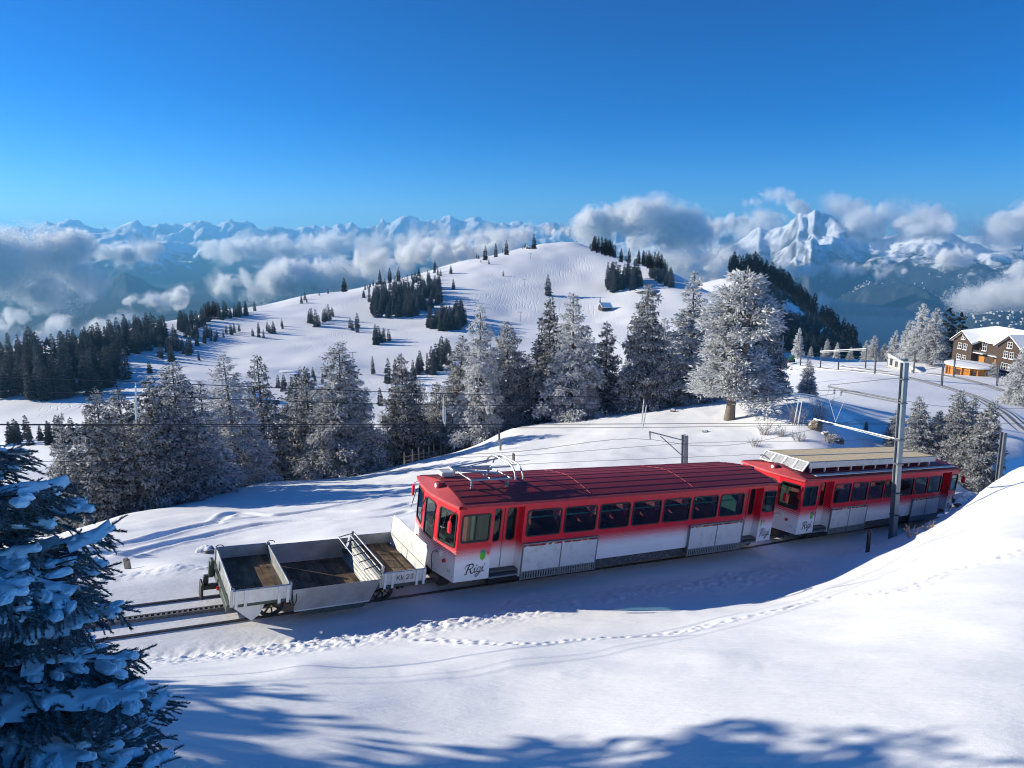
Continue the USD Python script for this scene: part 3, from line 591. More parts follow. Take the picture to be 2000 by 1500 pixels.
# ------------------------------------------------------------------ the train
RED, WHITE = (0.70, 0.012, 0.030), (0.86, 0.86, 0.86)
def livery(name):
    k = 2 * math.pi / 0.085
    mat(name, {'tc': ('texture_coordinate', {}), 'x': ('separate_xyz', {}), 'xy': ('math', dict(math_type='add')),
               'kx': ('math', dict(math_type='multiply', value2=k)), 'kz': ('math', dict(math_type='multiply', value2=k)), 'sx': ('math', dict(math_type='sine')), 'sz': ('math', dict(math_type='sine')),
               'pr': ('math', dict(math_type='multiply')), 'v': ('math', dict(math_type='multiply_add', value2=0.5, value3=0.5)),
               'g': ('map_range', dict(from_min=0.50, from_max=1.03, to_min=-0.05, to_max=1.05)), 'lt': ('math', dict(math_type='less_than')),
               'n': ('noise_texture', dict(scale=1.7, detail=5.0, roughness=0.6)), 'dr': ('rgb_ramp', dict(ramp=[(0.45, (0, 0, 0)), (0.8, (0.10, 0.10, 0.10))])),
               'c': ('mix', dict(color1=WHITE, color2=RED)), 'd': ('mix', dict(color2=(0.36, 0.33, 0.32))),
               'p': ('principled_bsdf', dict(roughness=0.36, specular_ior_level=0.35, coat_weight=0.08, coat_roughness=0.15))},
        [('tc.object', 'x.vector'), ('x.x', 'xy.value1'), ('x.y', 'xy.value2'), ('xy.value', 'kx.value1'), ('x.z', 'kz.value1'), ('kx.value', 'sx.value1'), ('kz.value', 'sz.value1'), ('sx.value', 'pr.value1'), ('sz.value', 'pr.value2'),
         ('pr.value', 'v.value1'), ('x.z', 'g.value'), ('v.value', 'lt.value1'), ('g.result', 'lt.value2'), ('lt.value', 'c.fac'), ('tc.object', 'n.vector'), ('n.fac', 'dr.fac'), ('dr.color', 'd.fac'), ('c.color', 'd.color1'), ('d.color', 'p.base_color')])
livery('livery')
paint('red_paint', RED, 0.35, 0.10, 3.0)
paint('faded_red', (0.58, 0.085, 0.09), 0.5, 0.12, 3.0, dirt=(0.48, 0.16, 0.15))
paint('roof_red', (0.30, 0.034, 0.045), 0.55, 0.16, 1.2, dirt=(0.27, 0.06, 0.065), spec=0.3)
paint('roof_rib', (0.15, 0.018, 0.027), 0.55, 0.12, 2.0)
paint('gasket', (0.012, 0.013, 0.015), 0.5)
paint('white_paint', WHITE, 0.35, 0.05, 2.0)
paint('panel_grey', (0.66, 0.67, 0.67), 0.45, 0.05, 1.5, dirt=(0.45, 0.45, 0.44))
paint('frame_grey', (0.22, 0.24, 0.25), 0.5, 0.1)
paint('mesh_grey', (0.20, 0.22, 0.22), 0.7, 0.35, 26.0, dirt=(0.65, 0.67, 0.7))
paint('underframe', (0.06, 0.062, 0.068), 0.7, 0.3, 5.0, dirt=(0.30, 0.31, 0.33))
paint('steel_grey', (0.42, 0.44, 0.46), 0.4, 0.12, 8.0, metal=0.6)
paint('aluminium', (0.50, 0.52, 0.53), 0.38, 0.14, 4.0, metal=0.55, dirt=(0.42, 0.42, 0.41))
paint('black_iron', (0.018, 0.018, 0.02), 0.5, 0.3, 9.0)
paint('green_iron', (0.045, 0.07, 0.06), 0.55, 0.25, 7.0)
paint('yellow_hub', (0.5, 0.36, 0.03), 0.5)
paint('lettering', (0.02, 0.02, 0.022), 0.5)
paint('badge_green', (0.10, 0.48, 0.03), 0.4); paint('badge_teal', (0.02, 0.22, 0.16), 0.4)
paint('lamp_red', (0.5, 0.02, 0.02), 0.2); paint('lamp_clear', (0.7, 0.72, 0.72), 0.12)
paint('cabin_floor', (0.10, 0.11, 0.12), 0.7); paint('cabin_lining', (0.16, 0.22, 0.22), 0.6); paint('teal_rail', (0.20, 0.50, 0.46), 0.4); paint('cab_lining', (0.075, 0.10, 0.10), 0.6); paint('cabin_pale', (0.45, 0.50, 0.45), 0.6)
mat('seat_cloth', {'tc': ('texture_coordinate', {}), 'v': ('voronoi_texture', dict(scale=16.0)), 'r': ('rgb_ramp', dict(ramp=[(0.0, (0.9, 0.85, 0.8)), (0.16, (0.9, 0.8, 0.75)), (0.2, (0.66, 0.05, 0.07)), (1.0, (0.62, 0.045, 0.065))])), 'p': ('principled_bsdf', dict(roughness=0.85))},
    [('tc.object', 'v.vector'), ('v.distance', 'r.fac'), ('r.color', 'p.base_color')])
mat('edge_pattern', {'tc': ('texture_coordinate', {}), 'v': ('voronoi_texture', dict(scale=13.0, randomness=0.55)), 's': ('separate_color', {}),
                     'r': ('rgb_ramp', dict(ramp=[(0.0, (0.42, 0.02, 0.03)), (0.45, (0.70, 0.45, 0.04)), (0.6, (0.72, 0.68, 0.64)), (0.72, (0.10, 0.012, 0.02))], interpolate=False)), 'p': ('principled_bsdf', dict(roughness=0.5))},
    [('tc.object', 'v.vector'), ('v.color', 's.color'), ('s.r', 'r.fac'), ('r.color', 'p.base_color')])
mat('tinted_glass', {'f': ('layer_weight', dict(blend=0.5)), 'pw': ('math', dict(math_type='power', value2=4.0)), 'fm': ('math', dict(math_type='multiply_add', value2=0.8, value3=0.035)), 't': ('transparent_bsdf', dict(color=(0.60, 0.74, 0.74))), 'g': ('glossy_bsdf', dict(color=(0.9, 0.95, 0.95), roughness=0.02)), 'm': ('mix_closure', {})},
    [('f.facing', 'pw.value1'), ('pw.value', 'fm.value1'), ('fm.value', 'm.fac'), ('t.BSDF', 'm.closure1'), ('g.BSDF', 'm.closure2')], surface='m.closure')
mat('cab_glass', {'f': ('layer_weight', dict(blend=0.5)), 'pw': ('math', dict(math_type='power', value2=4.0)), 'fm': ('math', dict(math_type='multiply_add', value2=0.8, value3=0.035)), 't': ('transparent_bsdf', dict(color=(0.62, 0.76, 0.73))), 'g': ('glossy_bsdf', dict(color=(0.9, 0.95, 0.95), roughness=0.02)), 'm': ('mix_closure', {})},
    [('f.facing', 'pw.value1'), ('pw.value', 'fm.value1'), ('fm.value', 'm.fac'), ('t.BSDF', 'm.closure1'), ('g.BSDF', 'm.closure2')], surface='m.closure')

def spl(pts, n=24):
    p = np.array(pts, float); s = np.r_[0, np.cumsum(np.linalg.norm(np.diff(p, axis=0), axis=1))]
    return CubicSpline(s, p)(np.linspace(0, s[-1], n))
def brush(pts, w0, w1=None, n=24):                       # a pen stroke whose width swells in its middle
    q = spl(pts, n) if len(pts) > 2 else np.linspace(pts[0], pts[1], n); w1 = w0 if w1 is None else w1
    return unary_union([Point(*p).buffer((w0 + (w1 - w0) * math.sin(math.pi * k / (n - 1))) / 2, quad_segs=4) for k, p in enumerate(q)] +
                       [LineString([q[k], q[k + 1]]).buffer(w0 / 2.2) for k in range(n - 1)])
def script_word():
    g = [brush([(0.26, -0.02), (0.38, 0.45), (0.52, 0.98)], 0.10, 0.17), brush([(0.06, 0.62), (0.04, 0.78), (0.2, 0.95), (0.55, 1.03), (0.92, 0.98), (0.98, 0.75), (0.78, 0.56), (0.5, 0.5)], 0.06, 0.14, 40),
         brush([(0.5, 0.52), (0.72, 0.40), (0.80, 0.14), (0.98, -0.01), (1.14, 0.12)], 0.07, 0.15, 30), brush([(0.10, 0.03), (0.24, -0.03), (0.40, 0.02)], 0.06),
         brush([(1.14, 0.40), (1.27, 0.54), (1.22, 0.18), (1.32, 0.03), (1.46, 0.16)], 0.07, 0.12, 30), Point(1.40, 0.80).buffer(0.085),
         brush([(1.92, 0.50), (1.72, 0.56), (1.55, 0.36), (1.58, 0.10), (1.74, 0.06), (1.90, 0.34)], 0.06, 0.11, 36), brush([(1.98, 0.56), (1.88, 0.1), (1.74, -0.32), (1.52, -0.42), (1.42, -0.24), (1.66, -0.10), (2.04, 0.12)], 0.06, 0.11, 44),
         brush([(2.06, 0.40), (2.20, 0.54), (2.14, 0.18), (2.24, 0.03), (2.42, 0.16)], 0.07, 0.12, 30), Point(2.33, 0.80).buffer(0.085)]
    return unary_union(g).simplify(0.008)
WORD = script_word()
def side_place(y0):                                      # local (u, v, depth) onto the near side: x = u, z = v, outwards = -y
    return lambda v: np.c_[v[:, 0], y0 - v[:, 2], v[:, 1]]
def facet_place(p, q, out=0.0):                          # onto a facet of the end wall between plan points p and q
    p = np.array(p, float); d = np.array(q, float) - p; L = np.linalg.norm(d); d /= L; nrm = np.array([-d[1], d[0]])
    if nrm[0] > 0: nrm = -nrm
    return lambda v: np.c_[p[0] + d[0] * v[:, 0] + nrm[0] * (v[:, 2] + out), p[1] + d[1] * v[:, 0] + nrm[1] * (v[:, 2] + out), v[:, 1]]
def mirror_x(pl): return lambda v: (lambda q: np.c_[CL - q[:, 0], q[:, 1], q[:, 2]])(pl(v))

WINS = [(2.36 + 1.35 * k, 2.36 + 1.35 * k + 1.22) for k in range(7)]
def window(car, poly, pl, glass='tinted_glass', split=None):
    ring = poly.difference(poly.buffer(-0.042))
    if split: ring = unary_union([ring] + [b.intersection(poly) for b in split])
    fr = obj('window', MB().prism(ring, 0.03, pl).get(), 'gasket', car)
    obj('pane', MB().prism(poly.buffer(-0.03), 0.006, pl).get(), glass, fr)
    return fr

def railcar(F, name, label, cat, roofgear):
    c = thing(name, label, cat, mat4=F)
    # near and far walls
    body = sbox(0.12, 0.0, CL - 0.12, EH)
    low = unary_union([sbox(2.3, -0.1, 5.05, 0.18), sbox(5.05, -0.1, 9.05, 0.16), sbox(9.05, -0.1, 11.75, 0.18)])
    holes = [rbox(a, b, 1.14, 1.95, 0.09) for a, b in WINS]
    cabw = rbox(0.22, 1.12, 1.14, 1.95, 0.07); endw = rbox(12.76, 13.44, 1.14, 1.95, 0.07)
    doors = [sbox(1.24, -0.1, 2.24, 2.09), sbox(11.78, -0.1, 12.70, 2.09)]
    near = body.difference(low).difference(unary_union(holes + [cabw, endw] + doors))
    obj('side_wall', MB().prism(near, 0.05, side_place(0.05)).get(), 'livery', c)
    farw = body.difference(unary_union(holes))
    obj('side_wall', MB().prism(farw, 0.05, side_place(CW)).get(), 'livery', c)
    for k, (a, b) in enumerate(WINS):
        window(c, rbox(a - 0.01, b + 0.01, 1.13, 1.96, 0.10), side_place(0.012))
        window(c, rbox(a - 0.01, b + 0.01, 1.13, 1.96, 0.10), side_place(CW - 0.012))
    window(c, rbox(0.21, 1.13, 1.13, 1.96, 0.08), side_place(0.012), 'cab_glass', [sbox(0.655, 1, 0.685, 2)])
    window(c, rbox(12.75, 13.45, 1.13, 1.96, 0.08), side_place(0.012), 'cab_glass', [sbox(12.7, 1.72, 13.5, 1.745)])
    # recessed entrances with two leaves, jambs, lintel and step
    for (x0, x1, single) in ((1.24, 2.24, 0), (11.78, 12.70, 0)):
        m = MB().box(x0 - 0.03, x0, 0.05, 0.36, 0.12, 2.09).box(x1, x1 + 0.03, 0.05, 0.36, 0.12, 2.09).box(x0, x1, 0.05, 0.36, 2.06, 2.09)
        obj('door_recess', m.get(), 'red_paint' if 0 else 'livery', c)
        xm = (x0 + x1) / 2
        for u0, u1 in ((x0 + 0.005, xm - 0.008), (xm + 0.008, x1 - 0.005)):
            pw = rbox(u0 + 0.10, u1 - 0.10, 0.98, 1.98, 0.11)
            d = obj('door', MB().prism(sbox(u0, 0.16, u1, 2.05).difference(pw), 0.04, side_place(0.32)).get(), 'livery', c)
            obj('pane', MB().prism(pw, 0.008, side_place(0.31)).get(), 'cab_glass', d)
            obj('seal', MB().prism(pw.buffer(0.015).difference(pw.buffer(-0.015)), 0.05, side_place(0.325)).get(), 'gasket', d)
        obj('door_seal', MB().box(xm - 0.008, xm + 0.008, 0.268, 0.30, 0.16, 2.05).get(), 'gasket', c)
        st = MB().cbox(x0, x1, -0.02, 0.34, -0.02, 0.03, 0.006).cbox(x0, x1, 0.10, 0.34, 0.10, 0.13, 0.006).box(x0, x0 + 0.02, 0, 0.3, -0.02, 0.14).box(x1 - 0.02, x1, 0, 0.3, -0.02, 0.14)
        obj('step', st.get(), 'frame_grey', c)
        obj('post', MB().cbox(x1, x1 + 0.11, -0.012, 0.05, -0.08, 1.05, 0.015).get(), 'livery', c)
        obj('door_handle', MB().cbox(xm - 0.04, xm - 0.02, 0.245, 0.262, 0.75, 0.85, 0.004).get(), 'steel_grey', c)
    # planked lower side between the racks: five long boards with open joints
    for k in range(5):
        z0 = 0.16 + k * 0.0 ; 
    for k in range(4):
        obj('side_board', MB().cbox(5.06, 9.04, -0.004 - 0.002 * (k % 2), 0.03, 0.14 + k * 0.135, 0.14 + k * 0.135 + 0.128, 0.004).get(), 'livery', c)
    obj('skirt', MB().cbox(5.06, 9.04, 0.10, 0.16, -0.17, 0.125, 0.01).get(), 'underframe', c)
    # ski racks: two light panels each, a printed edge strip above, a fringe of bars below
    for x0, x1 in ((2.27, 5.05), (9.05, 11.75)):
        xm = (x0 + x1) / 2
        for u0, u1 in ((x0 + 0.03, xm - 0.015), (xm + 0.015, x1 - 0.03)):
            p = obj('rack_panel', MB().cbox(u0, u1, -0.085, -0.06, 0.10, 0.86, 0.006).get(), 'panel_grey', c)
            obj('edge_strip', MB().box(u0, u1, -0.093, -0.08, 0.862, 0.915).get(), 'edge_pattern', p)
            fr = MB().box(u0, u1, -0.08, -0.06, 0.07, 0.098).box(u0, u1, -0.08, -0.06, -0.15, -0.125)
            for k in range(15):
                u = u0 + (k + 0.5) * (u1 - u0) / 15
                fr.box(u - 0.022, u + 0.022, -0.083, -0.066, -0.15, 0.09)
            obj('fringe', fr.get(), 'mesh_grey', p)
        fr = MB()
        for u in (x0, xm - 0.014, x1 - 0.028): fr.cbox(u, u + 0.028, -0.10, -0.05, -0.16, 0.96, 0.005)
        fr.cbox(x0, x1, -0.10, -0.05, 0.92, 0.955, 0.005)
        for u in (x0 + 0.3, xm, x1 - 0.3): fr.box(u - 0.015, u + 0.015, -0.05, 0.05, 0.93, 0.95).box(u - 0.015, u + 0.015, -0.05, 0.12, 0.0, 0.03)
        obj('rack_frame', fr.get(), 'frame_grey', c)
        obj('inner_skirt', MB().box(x0, x1, 0.02, 0.05, -0.05, 0.2).get(), 'underframe', c)
    # end walls in three facets
    plan = [(0.12, 0.0), (-0.10, 0.95), (-0.10, 1.95), (0.12, CW)]
    for end in (0, 1):
        for k in range(3):
            p, q = plan[k], plan[k + 1]; L = math.hypot(q[0] - p[0], q[1] - p[1])
            w = rbox(0.10, L - 0.10, 0.98, 1.97, 0.08) if k != 1 else rbox(0.16, L - 0.16, 0.86, 1.97, 0.10)
            pl = facet_place(p, q, -0.05); pl2 = facet_place(p, q, -0.012)
            if end: pl, pl2 = mirror_x(pl), mirror_x(pl2)
            obj('end_wall', MB().prism(sbox(0, 0, L, EH + 0.03).difference(w), 0.05, pl).get(), 'livery', c)
            window(c, w.buffer(0.012), pl2, 'cab_glass')
        sx = (lambda x: x) if not end else (lambda x: CL - x)
        def B(m, x0, x1, *r): a, b = sorted((sx(x0), sx(x1))); return m.cbox(a, b, *r)
        obj('buffer_beam', B(B(MB(), -0.06, 0.3, 0.55, 2.35, -0.32, -0.02, 0.03), -0.34, -0.05, 1.25, 1.65, -0.28, -0.12, 0.03).get(), 'black_iron', c)
        obj('plough', MB().prism(Polygon([(0.4, 0.0), (1.35, 0.0), (1.1, -0.22), (0.9, -0.27)]), 2.3, (lambda v: np.c_[sx(v[:, 0]), 0.3 + v[:, 2], v[:, 1]])).get(), 'underframe', c)
        for y in (0.42, 2.42):
            obj('marker_lamp', MB().tube([(sx(-0.03 if 0.9 < y < 2 else 0.01), y, 0.50), (sx(-0.06), y, 0.50)], [0.055, 0.05], 12).get(), 'lamp_red', c)
        obj('socket', B(MB(), -0.10, 0.0, 0.58, 0.74, 0.56, 0.74, 0.015).get(), 'panel_grey', c)
        obj('jumper_cable', MB().tube(spl([(sx(-0.1), 0.70, 0.66), (sx(-0.16), 0.86, 0.62), (sx(-0.14), 0.98, 0.35), (sx(-0.12), 0.93, -0.02)], 14), 0.012, 6).get(), 'black_iron', c)
        # hood: from the straight brim back to the arch of the roof
        ys = np.linspace(-0.06, CW + 0.06, 17); arch = 0.25 * (1 - np.abs((ys - 1.45) / 1.51) ** 1.6); bx = -0.22 + 0.26 * (np.abs(ys - 1.45) / 1.5) ** 1.6
        e1 = np.c_[[sx(v) for v in bx], ys, np.full(17, EH + 0.045)]; e2 = np.c_[[sx(v) for v in 0.22 + 0.35 * arch], ys, EH + 0.05 + arch]
        e0 = e1 - np.array([0, 0, 0.075]); e00 = e0 + np.array([(0.28 if not end else -0.28), 0, 0])
        rows = [e00, e0, e1, (e1 * 0.55 + e2 * 0.45) + [0, 0, 0.012], e2]; V = np.vstack(rows); Fq = []
        for r in range(4):
            for k in range(16): Fq.append([r * 17 + k, r * 17 + k + 1, (r + 1) * 17 + k + 1, (r + 1) * 17 + k])
        obj('hood', (V, np.array(Fq)), 'faded_red', c, smooth=35)
        hl = obj('headlight', B(MB(), -0.02, 0.24, 1.28, 1.56, EH + 0.13, EH + 0.31, 0.03).get(), 'roof_red', c)
        obj('lens', MB().tube([(sx(-0.03), 1.42, EH + 0.22), (sx(-0.015), 1.42, EH + 0.22)], 0.07, 14).get(), 'lamp_clear', hl)
        for y in (0.35, 1.05, 1.85, 2.55): obj('wiper', MB().bar((sx(-0.10), y, 1.95), (sx(-0.15), y + 0.12, 1.45), 0.018).bar((sx(-0.15), y + 0.03, 1.62), (sx(-0.15), y + 0.2, 1.28), 0.012).get(), 'gasket', c)
        mb = MB().bar((sx(0.02), 0.02, 2.08), (sx(-0.22), -0.10, 2.0), 0.02).bar((sx(-0.22), -0.10, 2.0), (sx(-0.22), -0.10, 1.80), 0.02)
        mi = obj('mirror', B(mb, -0.26, -0.19, -0.2, -0.02, 1.52, 1.86, 0.03).get(), 'red_paint', c)
        mb = MB().bar((sx(0.06), CW - 0.02, 2.08), (sx(-0.02), CW + 0.06, 2.0), 0.02)
        obj('mirror', B(mb, -0.06, 0.01, CW + 0.01, CW + 0.15, 1.60, 1.96, 0.03).get(), 'red_paint', c)
    # roof sheet with its standing seams
    ys = np.linspace(-0.05, CW + 0.05, 25); arch = EH + 0.055 + 0.25 * (1 - np.abs((ys - 1.45) / 1.51) ** 1.6); xs = np.linspace(0.20, CL - 0.20, 14)
    X, Yk = np.meshgrid(np.arange(14), np.arange(25), indexing='ij'); V = np.c_[xs[X.ravel()], ys[Yk.ravel()], arch[Yk.ravel()]]
    i, j = np.meshgrid(np.arange(13), np.arange(24), indexing='ij'); a = (i * 25 + j).ravel(); roof = MB().add(V, np.stack([a, a + 1, a + 26, a + 25], 1))
    roof.box(0.15, CL - 0.15, -0.055, 0.0, EH - 0.005, EH + 0.07).box(0.15, CL - 0.15, CW, CW + 0.055, EH - 0.005, EH + 0.07)
    rf = obj('roof', roof.get(), 'roof_red', c, smooth=40)
    for k in range(9):
        y = 0.09 + k * 0.34; z = EH + 0.055 + 0.25 * (1 - abs((y - 1.45) / 1.51) ** 1.6)
        obj('seam', MB().cbox(0.24, CL - 0.24, y - 0.018, y + 0.018, z - 0.01, z + 0.011, 0.004).get(), 'roof_rib', rf)
    for x in (4.7, 9.1):
        zz = lambda y: EH + 0.058 + 0.25 * (1 - abs((y - 1.45) / 1.51) ** 1.6)
        jt = MB()
        for k in range(12): jt.bar((x, 0.02 + k * 0.238, zz(0.02 + k * 0.238)), (x, 0.02 + (k + 1) * 0.238, zz(0.02 + (k + 1) * 0.238)), 0.03, 0.012)
        obj('joint', jt.get(), 'faded_red', rf)
    # inside
    obj('floor', MB().box(0.1, CL - 0.1, 0.06, CW - 0.06, 0.13, 0.16).get(), 'cabin_floor', c)
    obj('ceiling', MB().box(0.1, CL - 0.1, 0.06, CW - 0.06, 2.12, 2.14).get(), 'cabin_lining', c)
    obj('far_lining', MB().box(2.35, 11.7, CW - 0.075, CW - 0.055, 0.16, 1.12).get(), 'cabin_lining', c)
    for x in (2.3, 11.74):
        for u0, u1 in ((0.38, 1.15), (1.85, CW - 0.08)): obj('partition', MB().box(x - 0.015, x + 0.015, u0, u1, 0.16, 1.1).get(), 'cabin_lining', c)
    for x0_, x1_ in ((0.14, 1.19), (12.76, 13.46)): obj('cab_side_lining', MB().box(x0_, x1_, CW - 0.075, CW - 0.055, 0.16, 2.12).get(), 'cab_lining', c)
    for x in (1.20, 12.74): obj('cab_partition', MB().box(x - 0.012, x + 0.012, 0.06, CW - 0.06, 0.16, 1.0).box(x - 0.012, x + 0.012, 0.06, 2.0, 1.0, 2.12).get(), 'cab_lining', c)
    for k in range(7):
        xc = WINS[k][0] + 0.05
        for y0, y1 in ((0.12, 1.12), (1.75, 2.78)):
            s = MB().cbox(xc - 0.05, xc + 0.05, y0, y1, 0.62, 1.48, 0.03).cbox(xc + 0.05, xc + 0.48, y0, y1, 0.50, 0.64, 0.03)
            if k: s.cbox(xc - 0.48, xc - 0.05, y0, y1, 0.50, 0.64, 0.03)
            st = obj('bench', s.get(), 'seat_cloth', c)
            obj('rail', MB().tube([(xc, y0 + 0.1, 1.42), (xc, y0 + 0.1, 1.5), (xc, y1 - 0.1, 1.5), (xc, y1 - 0.1, 1.42)], 0.014, 6).get(), 'steel_grey', st)
        b = WINS[k][1]
        obj('pennant', MB().prism(Polygon([(b - 0.34, 1.90), (b - 0.06, 1.90), (b - 0.19, 1.52)]), 0.004, side_place(0.03)).get(), 'seat_cloth', c)
    obj('handrail', MB().tube([(2.4, 0.42, 1.56), (11.6, 0.42, 1.56)], 0.022, 6).get(), 'teal_rail', c)
    for x0, sgn in ((0.75, 1), (CL - 0.75, -1)):
        obj('desk', MB().cbox(min(x0 - sgn * 0.55, x0 - sgn * 0.2), max(x0 - sgn * 0.55, x0 - sgn * 0.2), 0.25, 2.6, 0.85, 0.98, 0.02).get(), 'cabin_floor', c)
        obj('driver_seat', MB().cbox(x0 - 0.06, x0 + 0.06, 0.5, 1.0, 0.75, 1.75, 0.04).cbox(x0 - 0.3, x0 + 0.2, 0.5, 1.0, 0.62, 0.76, 0.04).get(), 'faded_red', c)
    # marks
    s = 0.27
    obj('lettering', MB().prism(WORD, 0.004, lambda v: np.c_[0.42 + v[:, 0] * s + v[:, 1] * 0.03, -0.003 - v[:, 2], 0.20 + v[:, 1] * s + v[:, 0] * s * 0.06]).get(), 'lettering', c)
    obj('lettering', MB().prism(WORD, 0.004, lambda v: np.c_[12.80 + v[:, 0] * s * 0.9 + v[:, 1] * 0.03, -0.003 - v[:, 2], 0.20 + v[:, 1] * s]).get(), 'lettering', c)
    t = meshkit.text_mesh('32', 0.085, 0.003); pf = facet_place(plan[0], plan[1], 0.001); tv = np.asarray(t.vertices); tv = np.c_[0.32 - tv[:, 0], tv[:, 1] + 0.22, tv[:, 2]]
    obj('number', (pf(tv), t.faces), 'frame_grey', c)
    for bx in (0.98, 12.80):
        bd = obj('badge', MB().prism(Polygon([(bx - 0.075, 0.79), (bx + 0.075, 0.79), (bx + 0.075, 0.66), (bx, 0.58), (bx - 0.075, 0.66)]).buffer(0.012), 0.004, side_place(-0.002)).get(), 'badge_green', c)
        obj('badge_head', MB().prism(rbox(bx - 0.085, bx + 0.085, 0.80, 0.875, 0.02), 0.006, side_place(-0.002)).get(), 'badge_teal', bd)
        obj('door_button', MB().prism(sbox(bx + 0.14, 0.74, bx + 0.20, 0.82), 0.012, side_place(0.0)).get(), 'red_paint', c)
    # running gear
    for x in (2.6, 11.0):
        bg = obj('bogie', MB().cbox(x - 1.15, x + 1.15, 0.32, 0.42, -0.35, -0.12, 0.03).cbox(x - 1.15, x + 1.15, CW - 0.42, CW - 0.32, -0.35, -0.12, 0.03).cbox(x - 0.15, x + 0.15, 0.4, CW - 0.4, -0.3, -0.1, 0.02).get(), 'black_iron', c)
        for dx in (-0.8, 0.8):
            for y in (0.70, 2.20): obj('wheel', MB().tube([(x + dx, y - 0.06, RAIL + 0.31), (x + dx, y + 0.06, RAIL + 0.31)], 0.31, 20).get(), 'black_iron', bg)
    obj('underframe', MB().box(0.5, CL - 0.5, 0.5, CW - 0.5, -0.28, 0.0).get(), 'underframe', c)
    roofgear(c)
    return c

def roof_z(y): return EH + 0.055 + 0.25 * (1 - abs((y - 1.45) / 1.51) ** 1.6)
def pantograph(c):
    b = MB()
    for y in (0.78, 2.12): b.tube([(0.75, y, 2.70), (2.15, y, 2.70)], 0.032, 8)
    for x in (0.78, 1.45, 2.12): b.tube([(x, 0.78, 2.70), (x, 2.12, 2.70)], 0.025, 8)
    p = obj('pantograph', b.get(), 'steel_grey', c)
    for x in (0.85, 2.05):
        for y in (0.85, 2.05):
            z0 = roof_z(y) - 0.02; m = MB()
            m.tube([(x, y, z0 + t) for t in np.linspace(0, 2.70 - z0, 9)], [0.03, 0.05] * 4 + [0.03], 8); obj('insulator', m.get(), 'frame_grey', p)
    obj('lower_arm', MB().tube([(1.95, 1.2, 2.74), (0.45, 1.35, 2.86)], 0.04, 8).tube([(1.95, 1.7, 2.74), (0.45, 1.55, 2.86)], 0.04, 8).tube([(0.45, 1.30, 2.86), (0.45, 1.60, 2.86)], 0.045, 8).get(), 'steel_grey', p)
    obj('upper_arm', MB().tube([(0.45, 1.33, 2.88), (2.25, 1.0, 3.00)], 0.025, 8).tube([(0.45, 1.57, 2.88), (2.25, 1.9, 3.00)], 0.025, 8).tube([(0.9, 1.4, 2.92), (1.9, 1.75, 2.98)], 0.016, 6).get(), 'steel_grey', p)
    for dx in (0.0, 0.26):
        pts = [(2.12 + dx, 0.52, 2.74), (2.13 + dx, 0.60, 2.90), (2.13 + dx, 0.82, 3.06), (2.13 + dx, 1.45, 3.10), (2.13 + dx, 2.08, 3.06), (2.13 + dx, 2.30, 2.90), (2.12 + dx, 2.38, 2.74)]
        obj('contact_bow', MB().tube(spl(pts, 26), 0.028, 8).get(), 'steel_grey', p)
    obj('bow_link', MB().bar((2.13, 1.0, 3.05), (2.39, 1.0, 3.05), 0.03).bar((2.13, 1.9, 3.05), (2.39, 1.9, 3.05), 0.03).get(), 'steel_grey', p)
    obj('roof_box', MB().cbox(0.42, 0.86, 1.95, 2.35, 2.46, 2.60, 0.02).get(), 'panel_grey', c)
    obj('roof_cable', MB().tube(spl([(0.9, 0.55, 2.47), (1.3, 0.5, 2.45), (1.7, 0.62, 2.49), (2.1, 0.9, 2.56)], 14), 0.014, 6).get(), 'black_iron', c)
paint('grille_sand', (0.46, 0.38, 0.26), 0.7, 0.25, 9.0, dirt=(0.62, 0.58, 0.50)); paint('cowl_cream', (0.58, 0.55, 0.50), 0.5, 0.1, 3.0, dirt=(0.40, 0.38, 0.35))
